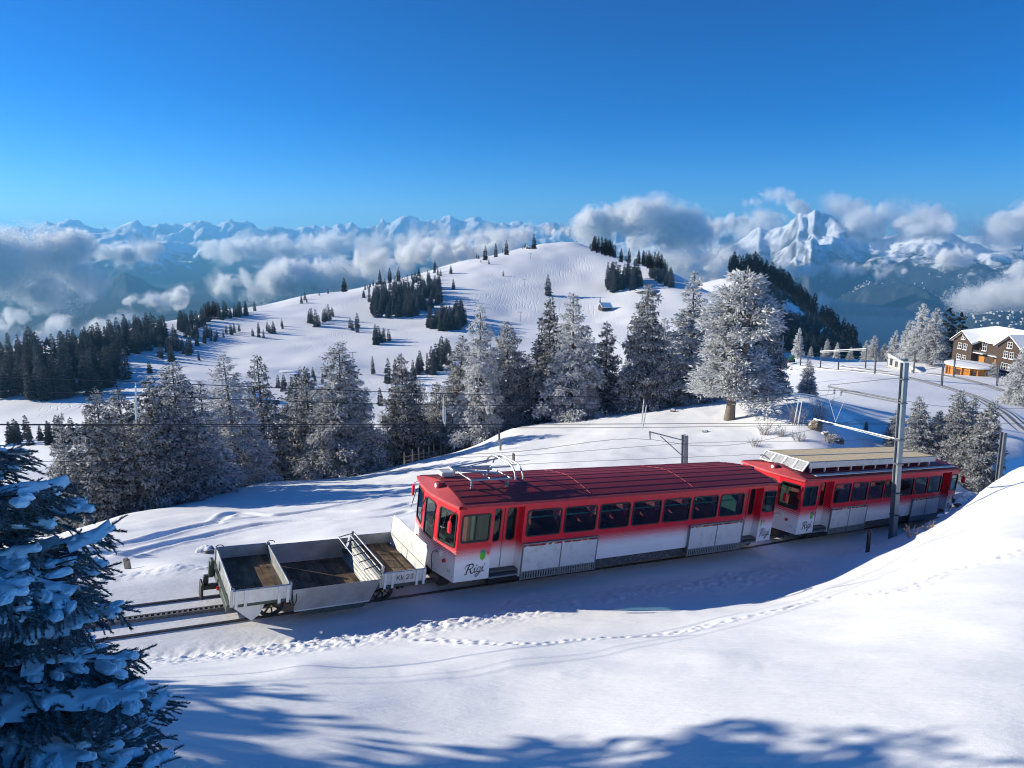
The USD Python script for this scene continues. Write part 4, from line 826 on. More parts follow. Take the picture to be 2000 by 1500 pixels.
def resistor_box(c):
    x0, x1, y0, y1, zt, zb = 0.95, 11.7, 0.42, 2.48, 2.80, 2.56
    b = obj('resistor_housing', MB().box(x0 + 0.05, x1 - 0.05, y0 + 0.05, y1 - 0.05, zb + 0.03, zt - 0.05).get(), 'frame_grey', c)
    for y, s in ((y0, 0), (y1 - 0.04, 1)):
        for k in range(6):
            u0 = x0 + k * (x1 - x0) / 6; obj('cowl', MB().cbox(u0 + 0.006, u0 + (x1 - x0) / 6 - 0.006, y, y + 0.04, zb - 0.02, zt - 0.01, 0.01).get(), 'cowl_cream', b)
    for k in range(10):
        u0 = x0 + 0.02 + k * (x1 - x0 - 0.04) / 10; u1 = u0 + (x1 - x0 - 0.04) / 10 - 0.03
        for v0, v1 in ((y0 + 0.06, 1.42), (1.48, y1 - 0.06)):
            g = MB()
            for q in range(14):
                w = u0 + (q + 0.15) * (u1 - u0) / 14; g.box(w, w + (u1 - u0) / 14 * 0.62, v0, v1, zt - 0.022, zt + 0.004)
            g.box(u0, u1, v0, v0 + 0.03, zt - 0.02, zt + 0.008).box(u0, u1, v1 - 0.03, v1, zt - 0.02, zt + 0.008)
            obj('roof_grille', g.get(), 'grille_sand', b)
    obj('rib', MB().cbox(x0, x1, 1.425, 1.475, zt - 0.03, zt + 0.02, 0.006).get(), 'cowl_cream', b)
    # sloped front grille in four bays
    for k in range(4):
        v0 = y0 + 0.02 + k * (y1 - y0 - 0.04) / 4; v1 = v0 + (y1 - y0 - 0.04) / 4
        P = lambda v, t: np.array([x0 - 0.02 - 0.36 * (1 - t), v, 2.44 + (zt - 2.44) * t])
        g = MB().bar(P(v0 + 0.02, 0), P(v0 + 0.02, 1), 0.045).bar(P(v1 - 0.02, 0), P(v1 - 0.02, 1), 0.045).bar(P(v0, 0.03), P(v1, 0.03), 0.045).bar(P(v0, 0.97), P(v1, 0.97), 0.045)
        fr = obj('front_grille', g.get(), 'white_paint', b); h = MB()
        for q in range(9): h.bar(P(v0 + 0.04, 0.08 + q * 0.105), P(v1 - 0.04, 0.08 + q * 0.105), 0.014)
        for q in range(10): h.bar(P(v0 + 0.06 + q * (v1 - v0 - 0.12) / 9, 0.06), P(v0 + 0.06 + q * (v1 - v0 - 0.12) / 9, 0.94), 0.010)
        h.add(np.array([P(v0 + 0.03, 0.04) + [0.03, 0, -0.02], P(v1 - 0.03, 0.04) + [0.03, 0, -0.02], P(v1 - 0.03, 0.96) + [0.03, 0, -0.02], P(v0 + 0.03, 0.96) + [0.03, 0, -0.02]]), np.array([[0, 1, 2, 3]]))
        obj('bars', h.get(), 'panel_grey', fr)
    for k in range(11):
        x = x0 + 0.2 + k * 1.0
        for y in (y0 + 0.05, y1 - 0.05): obj('leg', MB().cbox(x - 0.03, x + 0.03, y - 0.03, y + 0.03, roof_z(y) - 0.02, zb, 0.006).get(), 'panel_grey', b)
    obj('walkway', MB().cbox(0.9, 13.0, 0.03, 0.26, 2.33, 2.355, 0.006).get(), 'panel_grey', c)
    obj('roof_pipe', MB().tube([(0.35, 2.3, 2.62), (0.9, 2.5, 2.60), (2.2, 2.55, 2.58)], 0.02, 6).get(), 'black_iron', c)

railcar(F1, 'railcar', 'red and white railcar with folded pantograph on its ribbed roof behind the open wagon', 'railcar', pantograph)
railcar(F2, 'railcar', 'red and white railcar with long beige grille housing on its roof behind the steel mast', 'railcar', resistor_box)
# ------------------------------------------------------------------ the open wagon in front (local x runs along the track from its uphill end)
def plank_wood(name, c, v):
    c = np.array(c)
    mat(name, {'tc': ('texture_coordinate', {}), 'mp': ('mapping', dict(scale=(22.0, 1.4, 9.0))), 'n': ('noise_texture', dict(scale=1.6, detail=7.0, roughness=0.7)), 'n2': ('noise_texture', dict(scale=2.2, detail=5.0)),
               'r': ('rgb_ramp', dict(ramp=[(0.25, tuple(c * 0.5)), (0.5, tuple(c)), (0.78, tuple(c * 1.6))])), 'r2': ('rgb_ramp', dict(ramp=[(0.35, (0.45, 0.45, 0.45)), (0.6, (1, 1, 1))])), 'mx': ('mix', dict(mix_type='multiply', fac=1.0)),
               'b': ('bump', dict(strength=0.6, distance=0.006)), 'p': ('principled_bsdf', dict(roughness=0.8, specular_ior_level=0.2))},
        [('tc.object', 'mp.vector'), ('mp.vector', 'n.vector'), ('tc.object', 'n2.vector'), ('n.fac', 'r.fac'), ('n2.fac', 'r2.fac'), ('r.color', 'mx.color1'), ('r2.color', 'mx.color2'), ('mx.color', 'p.base_color'), ('n.fac', 'b.height'), ('b.normal', 'p.normal')])
plank_wood('plank_a', (0.20, 0.135, 0.085), 1); plank_wood('plank_b', (0.165, 0.12, 0.085), 2); plank_wood('plank_c', (0.235, 0.155, 0.09), 3)
k = 2 * math.pi / 0.042
mat('chequer_plate', {'tc': ('texture_coordinate', {}), 'x': ('separate_xyz', {}), 'a': ('math', dict(math_type='add')), 's': ('math', dict(math_type='subtract')), 'ka': ('math', dict(math_type='multiply', value2=k)), 'ks': ('math', dict(math_type='multiply', value2=k)),
                      'sa': ('math', dict(math_type='sine')), 'ss': ('math', dict(math_type='sine')), 'm': ('math', dict(math_type='maximum')), 'r': ('rgb_ramp', dict(ramp=[(0.0, (0.30, 0.30, 0.29)), (0.6, (0.36, 0.36, 0.35)), (0.9, (0.56, 0.57, 0.57))])),
                      'n': ('noise_texture', dict(scale=2.0, detail=5.0)), 'nr': ('rgb_ramp', dict(ramp=[(0.3, (0.7, 0.69, 0.67)), (0.7, (1.1, 1.1, 1.1))])), 'mx': ('mix', dict(mix_type='multiply', fac=1.0)),
                      'b': ('bump', dict(strength=0.7, distance=0.006)), 'p': ('principled_bsdf', dict(metallic=0.55, roughness=0.42))},
    [('tc.object', 'x.vector'), ('x.x', 'a.value1'), ('x.z', 'a.value2'), ('x.x', 's.value1'), ('x.z', 's.value2'), ('a.value', 'ka.value1'), ('s.value', 'ks.value1'), ('ka.value', 'sa.value1'), ('ks.value', 'ss.value1'), ('sa.value', 'm.value1'), ('ss.value', 'm.value2'),
     ('m.value', 'r.fac'), ('tc.object', 'n.vector'), ('n.fac', 'nr.fac'), ('r.color', 'mx.color1'), ('nr.color', 'mx.color2'), ('mx.color', 'p.base_color'), ('m.value', 'b.height'), ('b.normal', 'p.normal')])
FW = F1.copy(); FW[:3, 3] = loc(F1, -5.75, 0, 0)
wg = thing('freight_wagon', 'open grey freight wagon with plank floors coupled in front of the train', 'wagon', mat4=FW)
Y0, Y1 = 0.12, 2.84
def floor_planks(x0, x1, z, n, lift=0.03):
    for q in range(n):
        w = (x1 - x0) / n
        obj('floor_plank', MB().cbox(x0 + q * w + 0.004, x0 + (q + 1) * w - 0.004, Y0 + 0.03, Y1 - 0.03, z - 0.03, z + 0.0015 * ((q * 7) % 4), 0.004).get(), 'plank_' + 'abc'[(q * 5 + n) % 3], wg)
def side_board(x0, x1, y, z0, z1, out):
    s = -1 if out < 0 else 1
    b = obj('side_board', MB().cbox(x0, x1, min(y, y + s * 0.035), max(y, y + s * 0.035), z0, z1, 0.006).get(), 'aluminium', wg)
    for u in (x0 + 0.05, x0 + 0.26, x1 - 0.30, x1 - 0.10):
        obj('strap', MB().cbox(u, u + 0.07, min(y + s * 0.036, y + s * 0.055), max(y + s * 0.036, y + s * 0.055), z0 - 0.10, z1 + 0.01, 0.005).get(), 'panel_grey', b)
    obj('top_rail', MB().tube([(x0, y + s * 0.018, z1 + 0.012), (x1, y + s * 0.018, z1 + 0.012)], 0.014, 6).get(), 'steel_grey', b)
def end_board(x, z0, z1, t=0.035, m='aluminium'):
    b = obj('end_board', MB().cbox(x, x + t, Y0 + 0.002, Y1 - 0.002, z0, z1, 0.006).get(), m, wg)
    for y in (Y0 + 0.03, Y1 - 0.03):
        obj('corner_post', MB().cbox(x - 0.03, x + t + 0.03, y - 0.045, y + 0.045, z0 - 0.06, z1 + 0.04, 0.008).get(), 'steel_grey', b)
        obj('latch', MB().tube(spl([(x - 0.02, y, z1 + 0.04), (x + 0.02, y, z1 + 0.085), (x + 0.16, y, z1 + 0.075), (x + 0.20, y, z1 + 0.03)], 10), 0.011, 6).get(), 'black_iron', b)
    return b
# uphill box
floor_planks(0.13, 1.40, 0.20, 8); side_board(0.10, 1.44, Y0, 0.15, 0.49, -1); side_board(0.10, 1.44, Y1, 0.15, 0.49, 1); end_board(0.08, 0.14, 0.49); end_board(1.41, 0.14, 0.49)
# low middle between two risers
floor_planks(1.55, 3.56, -0.12, 12)
obj('side_plate', MB().prism(Polygon([(1.47, 0.375), (3.75, 0.375), (3.50, -0.20), (1.56, -0.20)]), 0.012, lambda v: np.c_[v[:, 0], Y0 - 0.03 - v[:, 2] - 0.10 * (v[:, 1] + 0.2), v[:, 1]]).get(), 'chequer_plate', wg)
obj('plate_flange', MB().cbox(1.56, 3.50, Y0 - 0.05, Y0 + 0.06, -0.235, -0.203, 0.006).get(), 'panel_grey', wg)
obj('lower_skirt', MB().prism(Polygon([(1.70, -0.235), (3.42, -0.235), (3.34, -0.36), (1.74, -0.36)]), 0.05, lambda v: np.c_[v[:, 0], Y0 + 0.0 - v[:, 2], v[:, 1]]).get(), 'green_iron', wg)
obj('side_plate', MB().prism(Polygon([(1.47, 0.42), (3.75, 0.42), (3.60, -0.15), (1.52, -0.15)]), 0.012, lambda v: np.c_[v[:, 0], Y1 - 0.02 + v[:, 2] + 0.16 * (v[:, 1] + 0.15), v[:, 1]]).get(), 'chequer_plate', wg)
obj('riser', MB().prism(Polygon([(1.445, 0.14), (1.46, 0.14), (1.55, -0.14), (1.535, -0.14)]), Y1 - Y0 - 0.06, lambda v: np.c_[v[:, 0], Y0 + 0.03 + v[:, 2], v[:, 1]]).get(), 'chequer_plate', wg)
obj('riser', MB().prism(Polygon([(3.765, 0.30), (3.78, 0.30), (3.58, -0.14), (3.565, -0.14)]), Y1 - Y0 - 0.06, lambda v: np.c_[v[:, 0], Y0 + 0.03 + v[:, 2], v[:, 1]]).get(), 'chequer_plate', wg)
# downhill box with its tall end plate and the stake rack
floor_planks(3.84, 5.02, 0.20, 9); side_board(3.80, 5.06, Y0, 0.15, 0.48, -1); side_board(3.80, 5.06, Y1, 0.15, 0.48, 1); end_board(3.79, 0.14, 0.40)
tp = obj('end_plate', MB().prism(Polygon([(Y0 + 0.04, 0.21), (Y1 - 0.04, 0.21), (Y1 - 0.04, 0.98), (Y1 - 0.14, 1.08), (Y0 + 0.14, 1.08), (Y0 + 0.04, 0.98)]), 0.02, lambda v: np.c_[5.02 + v[:, 2] + 0.05 * (v[:, 1] - 0.2), v[:, 0], v[:, 1]]).get(), 'panel_grey', wg)
obj('plate_rim', MB().tube([(5.02, Y0 + 0.04, 0.21), (5.075, Y0 + 0.04, 0.98), (5.08, Y0 + 0.14, 1.08), (5.08, Y1 - 0.14, 1.08), (5.075, Y1 - 0.04, 0.98), (5.02, Y1 - 0.04, 0.21)], 0.018, 6).get(), 'steel_grey', tp)
obj('seam', MB().box(5.024, 5.03, Y0 + 0.05, Y1 - 0.05, 0.50, 0.512).box(5.015, 5.022, 1.40, 1.412, 0.21, 0.50).get(), 'frame_grey', tp)
r1, r2 = (3.86, 0.62), (3.40, 0.52); rk = MB().tube([(r1[0], Y0 + 0.05, r1[1]), (r1[0], Y1 - 0.05, r1[1])], 0.022, 8).tube([(r2[0], Y0 + 0.25, r2[1]), (r2[0], Y1 - 0.05, r2[1])], 0.020, 8)
rack = obj('stake_rack', rk.tube([(r1[0] - 0.10, Y0 + 0.05, 0.55), (r1[0] - 0.10, Y1 - 0.05, 0.55)], 0.018, 8).get(), 'steel_grey', wg)
for q in range(6):
    y = Y0 + 0.28 + q * (Y1 - Y0 - 0.36) / 5; obj('rung', MB().tube([(r1[0], y, r1[1]), (r2[0], y, r2[1])], 0.014, 6).get(), 'black_iron', rack)
for y in (Y0 + 0.05, Y1 - 0.05): obj('stake', MB().cbox(3.80, 3.86, y - 0.03, y + 0.03, 0.12, 0.66, 0.008).get(), 'steel_grey', rack)
t = meshkit.text_mesh('Kk 23', 0.135, 0.004); tv = np.asarray(t.vertices); w = tv[:, 0].max()
obj('lettering', (np.c_[tv[:, 0] - w / 2 + 4.44, Y0 - 0.037 - tv[:, 2], tv[:, 1] + 0.25], t.faces), 'lettering', wg)
# running gear
obj('sill', MB().cbox(0.06, 1.56, Y0 + 0.05, Y0 + 0.15, 0.03, 0.135, 0.008).cbox(3.55, 5.08, Y0 + 0.05, Y0 + 0.15, 0.03, 0.135, 0.008).cbox(0.06, 1.56, Y1 - 0.15, Y1 - 0.05, 0.03, 0.135, 0.008).cbox(3.55, 5.08, Y1 - 0.15, Y1 - 0.05, 0.03, 0.135, 0.008)
    .cbox(1.5, 3.62, 0.6, 0.72, -0.27, -0.16, 0.008).cbox(1.5, 3.62, 2.2, 2.32, -0.27, -0.16, 0.008).get(), 'green_iron', wg)
obj('headstock', MB().cbox(-0.02, 0.08, Y0 + 0.02, Y1 - 0.02, -0.06, 0.135, 0.012).get(), 'green_iron', wg)
obj('headstock', MB().cbox(5.06, 5.14, Y0 + 0.02, Y1 - 0.02, -0.02, 0.135, 0.012).get(), 'green_iron', wg)
obj('buffer', MB().cbox(-0.36, -0.02, 1.60, 1.74, -0.10, 0.02, 0.012).cbox(-0.42, -0.36, 1.46, 1.88, -0.30, 0.10, 0.015).cbox(-0.34, -0.22, 1.7, 1.86, 0.02, 0.22, 0.015).get(), 'black_iron', wg)
obj('coupling', MB().tube([(5.12, 1.45, -0.03), (5.75, 1.45, -0.14)], 0.04, 8).cbox(5.12, 5.3, 1.36, 1.54, -0.1, 0.05, 0.02).get(), 'black_iron', wg)
obj('tail_lamp', MB().tube([(-0.10, 1.2, 0.10), (-0.04, 1.2, 0.10)], 0.05, 10).get(), 'lamp_red', wg)
obj('hand_wheel', MB().cbox(-0.16, -0.03, 2.2, 2.36, -0.05, 0.42, 0.02).cbox(-0.14, -0.05, 2.1, 2.4, 0.30, 0.44, 0.02).get(), 'green_iron', wg)
obj('guard_plate', MB().prism(Polygon([(0.10, 0.0), (0.95, 0.02), (0.80, -0.34), (0.62, -0.47), (0.42, -0.30)]), 0.02, lambda v: np.c_[v[:, 0], Y0 + 0.30 - v[:, 2], v[:, 1]]).get(), 'panel_grey', wg)
obj('air_hose', MB().tube(spl([(1.50, Y0 - 0.05, 0.33), (1.58, Y0 - 0.09, 0.12), (1.52, Y0 - 0.06, -0.05), (1.45, Y0, 0.02)], 14), 0.013, 6).get(), 'black_iron', wg)
obj('brake_block', MB().cbox(4.42, 4.50, 0.5, 0.62, -0.22, 0.03, 0.01).cbox(4.54, 4.60, 0.48, 0.6, -0.2, 0.03, 0.01).get(), 'black_iron', wg)
def spoked_wheel(x, y, R=0.29):
    rim = MB(); an = np.linspace(0, 2 * math.pi, 25)
    prof = [(R + 0.025, -0.05), (R + 0.025, -0.03), (R, -0.03), (R, 0.05), (R - 0.045, 0.05), (R - 0.045, -0.05)]
    V = np.array([[x + r * math.cos(a), y + d, RAIL + R + r * math.sin(a)] for a in an[:-1] for r, d in prof]); Fq = []
    for q in range(24):
        for e in range(6): Fq.append([q * 6 + e, q * 6 + (e + 1) % 6, ((q + 1) % 24) * 6 + (e + 1) % 6, ((q + 1) % 24) * 6 + e])
    w = obj('wheel', rim.add(V, np.array(Fq)).get(), 'black_iron', wg, smooth=35)
    for q in range(8):
        a = q * math.pi / 4 + 0.2; obj('spoke', MB().bar((x, y, RAIL + R), (x + (R - 0.03) * math.cos(a), y, RAIL + R + (R - 0.03) * math.sin(a)), 0.034, 0.05, (0, 1, 0)).get(), 'black_iron', w)
    obj('hub', MB().tube([(x, y - 0.09, RAIL + R), (x, y + 0.07, RAIL + R)], 0.055, 12).get(), 'black_iron', w)
    obj('hub_cap', MB().tube([(x, y - 0.105, RAIL + R), (x, y - 0.09, RAIL + R)], 0.03, 10).get(), 'yellow_hub', w)
for x in (1.12, 4.06):
    for y in (0.70, 2.20): spoked_wheel(x, y)
    obj('axle', MB().tube([(x, 0.78, RAIL + 0.29), (x, 2.12, RAIL + 0.29)], 0.05, 10).get(), 'black_iron', wg)
    obj('axle_guard', MB().prism(Polygon([(x - 0.42, 0.03), (x + 0.42, 0.03), (x + 0.14, -0.30), (x - 0.14, -0.30)]), 0.02, lambda v: np.c_[v[:, 0], 0.86 - v[:, 2], v[:, 1]]).get(), 'green_iron', wg)
# ------------------------------------------------------------------ rails, masts, wires
paint('rail_steel', (0.10, 0.085, 0.075), 0.45, 0.2, 3.0, metal=0.5); paint('rack_steel', (0.12, 0.11, 0.10), 0.55, 0.3, 12.0, dirt=(0.6, 0.62, 0.66))
paint('galvanised', (0.22, 0.25, 0.28), 0.5, 0.12, 2.0, metal=0.3); paint('galvanised_dark', (0.14, 0.15, 0.165), 0.55, 0.15, 2.0)
paint('wire_metal', (0.035, 0.036, 0.04), 0.5); paint('insulator_white', (0.62, 0.63, 0.62), 0.3); paint('concrete', (0.42, 0.41, 0.39), 0.85, 0.15, 1.5, bump=0.01, dirt=(0.28, 0.27, 0.26))
def sweep(path, prof):                                   # a profile (across, up) swept along a path, level across
    p = np.asarray(path, float); t = np.gradient(p, axis=0); n = np.c_[-t[:, 1], t[:, 0], 0 * t[:, 0]]; n /= np.linalg.norm(n, axis=1, keepdims=True)
    pr = np.array(prof, float); V = p[:, None] + n[:, None] * pr[None, :, 0:1] + np.array([0, 0, 1.0]) * pr[None, :, 1:2]; k = len(pr); m = len(p)
    i, j = np.meshgrid(np.arange(m - 1), np.arange(k), indexing='ij'); a = (i * k + j).ravel(); b = (i * k + (j + 1) % k).ravel()
    return V.reshape(-1, 3), np.stack([a, b, b + k, a + k], 1)
RP = [(-0.035, 0.0), (0.035, 0.0), (0.035, -0.05), (0.012, -0.06), (0.012, -0.16), (-0.012, -0.16), (-0.012, -0.06), (-0.035, -0.05)]
tk = thing('railway_track', 'rack railway track with toothed middle rail under the wagon and train', 'railway track')
T0 = TRACK[::2]
for o in (-0.75, 0.75): obj('rail', sweep(T0, [(x + o, z) for x, z in RP]), 'rail_steel', tk)
rk_ = obj('rack_rail', sweep(T0, [(-0.10, 0.045), (-0.055, 0.045), (-0.055, -0.10), (-0.10, -0.10)]), 'rack_steel', tk)
obj('rack_cheek', sweep(T0, [(0.055, 0.045), (0.10, 0.045), (0.10, -0.10), (0.055, -0.10)]), 'rack_steel', tk)
_f = np.linspace(0, len(TRACK) - 1, int(len(TRACK) * 0.25 / 0.12)); _px = np.c_[[np.interp(_f, np.arange(len(TRACK)), TRACK[:, q]) for q in range(3)]].T
_tt = np.gradient(_px, axis=0); _tt /= np.linalg.norm(_tt, axis=1, keepdims=True); m = MB(); sn = MB()
for q in range(60, min(len(_px), 330)):
    p = _px[q]; n = np.array([-_tt[q, 1], _tt[q, 0], 0]); n /= np.linalg.norm(n)
    m.bar(p - n * 0.055 + [0, 0, 0.015], p + n * 0.055 + [0, 0, 0.015], 0.05, 0.05)
obj('rack_teeth', m.get(), 'rack_steel', rk_, kind='stuff')

def side_track(name, pix, label, gauge=1.435, rmin=60):
    P = np.array([hit(px, py, rmin) for px, py in pix]); P[:, 2] = ground(P[:, 0], P[:, 1], False)
    s = np.r_[0, np.cumsum(np.linalg.norm(np.diff(P, axis=0), axis=1))]; Q = CubicSpline(s, P)(np.arange(0, s[-1], 2.0))
    for _ in range(12): Q[1:-1] = Q[1:-1] * 0.5 + 0.25 * (Q[:-2] + Q[2:])
    Q[:, 2] = ground(Q[:, 0], Q[:, 1]) + 0.10
    t = thing(name, label, 'railway track')
    for o in (-gauge / 2, gauge / 2): obj('rail', sweep(Q, [(x * 1.3 + o, z) for x, z in RP]), 'rail_steel', t)
    obj('rack_rail', sweep(Q, [(-0.12, 0.03), (0.12, 0.03), (0.12, -0.2), (-0.12, -0.2)]), 'rack_steel', t)
    obj('worn_bed', sweep(Q - [0, 0, 0.06], [(-1.15, 0.0), (1.15, 0.0), (1.15, -0.3), (-1.15, -0.3)]), 'trodden_snow', t)
snow('trodden_snow', (0.66, 0.67, 0.70), 0.02, 0.02)
side_track('railway_track', [(2040, 870), (2000, 842), (1960, 808), (1900, 775), (1840, 756), (1780, 742), (1700, 726), (1620, 715), (1560, 709)], 'distant track curving away across the snow on the right, nearer of two')
side_track('railway_track', [(2060, 815), (2000, 782), (1940, 758), (1860, 739), (1780, 727), (1700, 718), (1640, 711)], 'distant track on the right passing below the wooden hotel, farther of two')

def hbeam(a, b, w=0.30, d=0.30, t=0.035, yaw=0.0):
    a, b = np.array(a, float), np.array(b, float); u = (b - a); L = np.linalg.norm(u); u /= L
    x = np.array([math.cos(yaw), math.sin(yaw), 0]); x -= u * (x @ u); x /= np.linalg.norm(x); y = np.cross(u, x)
    P = Polygon([(-w / 2, -d / 2), (w / 2, -d / 2), (w / 2, -d / 2 + t), (t / 2, -d / 2 + t), (t / 2, d / 2 - t), (w / 2, d / 2 - t), (w / 2, d / 2), (-w / 2, d / 2), (-w / 2, d / 2 - t), (-t / 2, d / 2 - t), (-t / 2, -d / 2 + t), (-w / 2, -d / 2 + t)])
    return MB().prism(P, L, lambda v: a + np.outer(v[:, 0], x) + np.outer(v[:, 1], y) + np.outer(v[:, 2], u)).get()
def plane_a(F, px, py, a):
    d = ray(px, py); n = F[:3, 0]; return d * ((F[:3, 3] @ n + a) / (d @ n))
# the big mast beside the second car
AB = 19.9; base = loc(F1, AB, -1.1, 0.0); top = plane_a(F1, 1767, 708, AB)
ms = thing('catenary_mast', 'tall grey steel mast standing right in front of the second railcar', 'mast')
obj('post', hbeam(base - [0, 0, 0.8], top, 0.21, 0.25, 0.025, 0.25), 'galvanised', ms)
pm = lambda px, py: plane_a(F1, px, py, AB)
on_mast = lambda py: base + (top - base) * ((py - 1045) / (708 - 1045.0))
a1, tip = on_mast(782), pm(1617, 755)
obj('bracket_arm', MB().tube([a1, tip], 0.035, 8).tube([a1 - [0, 0, 0.10], tip + (a1 - tip) * 0.2 - [0, 0, 0.10]], 0.028, 8).get(), 'galvanised_dark', ms)
obj('stay', MB().tube([on_mast(737), tip + [0, 0, 0.06]], 0.013, 6).get(), 'wire_metal', ms)
ins = MB()
for k in (0.10, 0.20):
    q = tip + (a1 - tip) * k
    for j in range(4): ins.tube([q - [0, 0, 0.08 + j * 0.06], q - [0, 0, 0.11 + j * 0.06]], [0.055, 0.03], 10)
obj('insulator', ins.get(), 'frame_grey', ms)
a2, t2 = on_mast(858), pm(1590, 818)
obj('register_arm', MB().tube([a2, t2], 0.032, 8).tube([a2 + (t2 - a2) * 0.1 - [0, 0, 0.08], a2 + (t2 - a2) * 0.75 - [0, 0, 0.05]], 0.018, 6).get(), 'insulator_white', ms)
for py in (1005, 962, 905, 858, 786, 740): q = on_mast(py); obj('clamp', MB().cbox(q[0] - 0.15, q[0] + 0.15, q[1] - 0.16, q[1] + 0.16, q[2] - 0.02, q[2] + 0.02, 0.005).get(), 'galvanised_dark', ms)
CN = pm(1632, 824)                                        # where the contact wire is held
obj('hanger', MB().tube([pm(1616, 769), CN], 0.010, 5).tube([pm(1654, 770), CN], 0.010, 5).get(), 'insulator_white', ms)

# wires: each one a thing
def wire(pts, label, rad=0.011, mt='wire_metal', group=None, name='overhead_wire'):
    q = np.array(pts, float); s = np.r_[0, np.cumsum(np.linalg.norm(np.diff(q, axis=0), axis=1))]
    q = CubicSpline(s, q)(np.linspace(0, s[-1], max(12, int(s[-1] / 1.2))))
    return obj(name, MB().tube(q, rad, 5).get(), mt, label=label, cat='wire', group=group)
WL = lambda ps, w=1.45: [loc(F1, a, w, h) for a, h in ps]
wire(WL([(-34, 5.6), (-18, 5.4), (-10.26, 5.27), (-3.9, 5.15), (2.2, 5.1), (7.5, 5.11), (13, 5.25), (18.5, 5.62), (24, 5.2), (32, 4.95), (45, 5.2), (60, 5.8)]), 'topmost overhead wire, sagging across the tree tops to the mast arm', 0.010)
wire(WL([(-34, 5.25), (-18, 5.1), (-10.26, 4.98), (-3.2, 4.80), (2.3, 4.79), (7.4, 4.88), (13, 5.05), (18.2, 5.48)]), 'second overhead wire from the top, just below the topmost one', 0.009)
wire(WL([(-34, 4.28), (-10, 4.24), (2, 4.2), (18, 4.2), (32, 4.15), (60, 4.2)]), 'straight contact wire strung above the train at mid height', 0.011)
wire(WL([(-34, 4.22), (-4, 4.14), (8, 4.06), (18.6, 4.12), (30, 4.05)], 1.50), 'lower twin of the straight contact wire above the train', 0.009)
P8 = lambda px, py, w=8.0: on_plane(F1, px, py, w=w)
wire([P8(-60, 902), P8(100, 901), P8(700, 897), P8(900, 888), P8(1030, 880), P8(1268, 858), P8(1335, 868), P8(1560, 845), P8(1800, 838)], 'overhead wire rising to the small mast behind the first railcar', 0.010)
wire([P8(120, 934), P8(520, 925), P8(830, 918), P8(1000, 908), P8(1270, 896), P8(1560, 884), P8(1700, 880)], 'lowest overhead wire skimming behind the railcar roofs', 0.009)
wire([P8(860, 893), P8(1040, 888), P8(1250, 872), P8(1340, 866), P8(1500, 862), P8(1700, 858)], 'thin wire joining the small mast to its left neighbour', 0.009)
# insulating rods hanging between the wires
def rod(p, q, label): return obj('insulator_rod', MB().tube([p, p + (q - p) * 0.08, p + (q - p) * 0.1, p + (q - p) * 0.45, p + (q - p) * 0.5, p + (q - p) * 0.9, p + (q - p) * 0.92, q], [0.008, 0.010, 0.020, 0.020, 0.03, 0.020, 0.010, 0.008], 6).get(), 'insulator_white', label=label, cat='insulator')
R8 = lambda px, py: on_plane(F1, px, py, w=1.45)
rod(R8(265, 748), R8(266, 826), 'white insulator rod hanging between wires before the left spruces')
rod(R8(1258, 778), R8(1253, 829), 'left rod of the pale pair above the snow mound centre'); rod(R8(1263, 790), R8(1255, 840), 'right rod of the pale pair above the snow mound centre')
rod(R8(1562, 772), R8(1551, 828), 'left rod of the pale pair left of the mast arm'); rod(R8(1568, 775), R8(1557, 838), 'right rod of the pale pair left of the mast arm')
rod(R8(866, 772), R8(866, 828), 'left rod of the faint pair before the central trees'); rod(R8(870, 795), R8(869, 832), 'right rod of the faint pair before the central trees')
# small mast behind the first car
b2 = on_plane(F1, 1338, 925, w=9.5); t2 = on_plane(F1, 1337.5, 850, w=9.5); gz = float(ground(b2[0:1], b2[1:2], False)[0])
m2 = thing('catenary_mast', 'short grey mast showing above the roof of the first railcar', 'mast')
obj('post', hbeam((b2[0], b2[1], min(gz, b2[2]) - 0.5), t2, 0.26, 0.26, 0.03, 0.4), 'galvanised', m2)
obj('bracket_arm', MB().tube([t2 - [0, 0, 0.30], on_plane(F1, 1268, 843, w=8.2)], 0.03, 6).tube([t2 - [0, 0, 1.2], on_plane(F1, 1290, 852, w=8.4)], 0.025, 6).get(), 'galvanised_dark', m2)
obj('insulator', MB().tube([on_plane(F1, 1269, 844, w=8.2), on_plane(F1, 1270, 858, w=8.2)], [0.05, 0.03], 8).get(), 'frame_grey', m2)

def far_mast(px, pb, pt, r, label, arm=None, name='catenary_mast', wd=0.26, mt='galvanised_dark'):
    P = at(px, pb, r); T = at(px + (px - 1000) * 0.00010 * (pb - pt) , pt, r); z = float(ground(P[0:1], P[1:2], False)[0])
    m = thing(name, label, 'mast'); obj('post', hbeam((P[0], P[1], z - 0.6), (T[0], T[1], T[2]), wd, wd, 0.03, 0.3), mt, m)
    if arm: obj('bracket_arm', MB().tube([T - [0, 0, 0.5], at(arm[0], arm[1], r)], 0.05, 5).get(), mt, m)
    return m
far_mast(1954, 918, 845, 50, 'dark post standing in the snow at the right end of the cutting', None, 'catenary_mast', 0.24)
far_mast(1837, 774, 711, 150, 'dark mast just left of the orange pavilion on the snow field', (1808, 722))
far_mast(1861, 750, 698, 178, 'dark mast directly in front of the orange pavilion')
far_mast(1945, 771, 713, 165, 'dark mast standing in front of the right end of the hotel', (1915, 733))
far_mast(1784, 734, 685, 188, 'dark mast before the low white wall')
far_mast(1708, 737, 686, 186, 'dark mast at the right end of the gantry')
far_mast(1690, 722, 682, 214, 'right leg mast of the frosted gantry'); 
far_mast(1602, 721, 679, 222, 'left leg mast of the frosted gantry')
far_mast(1563, 716, 683, 236, 'small dark mast left of the gantry')
far_mast(1637, 723, 707, 214, 'short pole on the snow below the gantry')
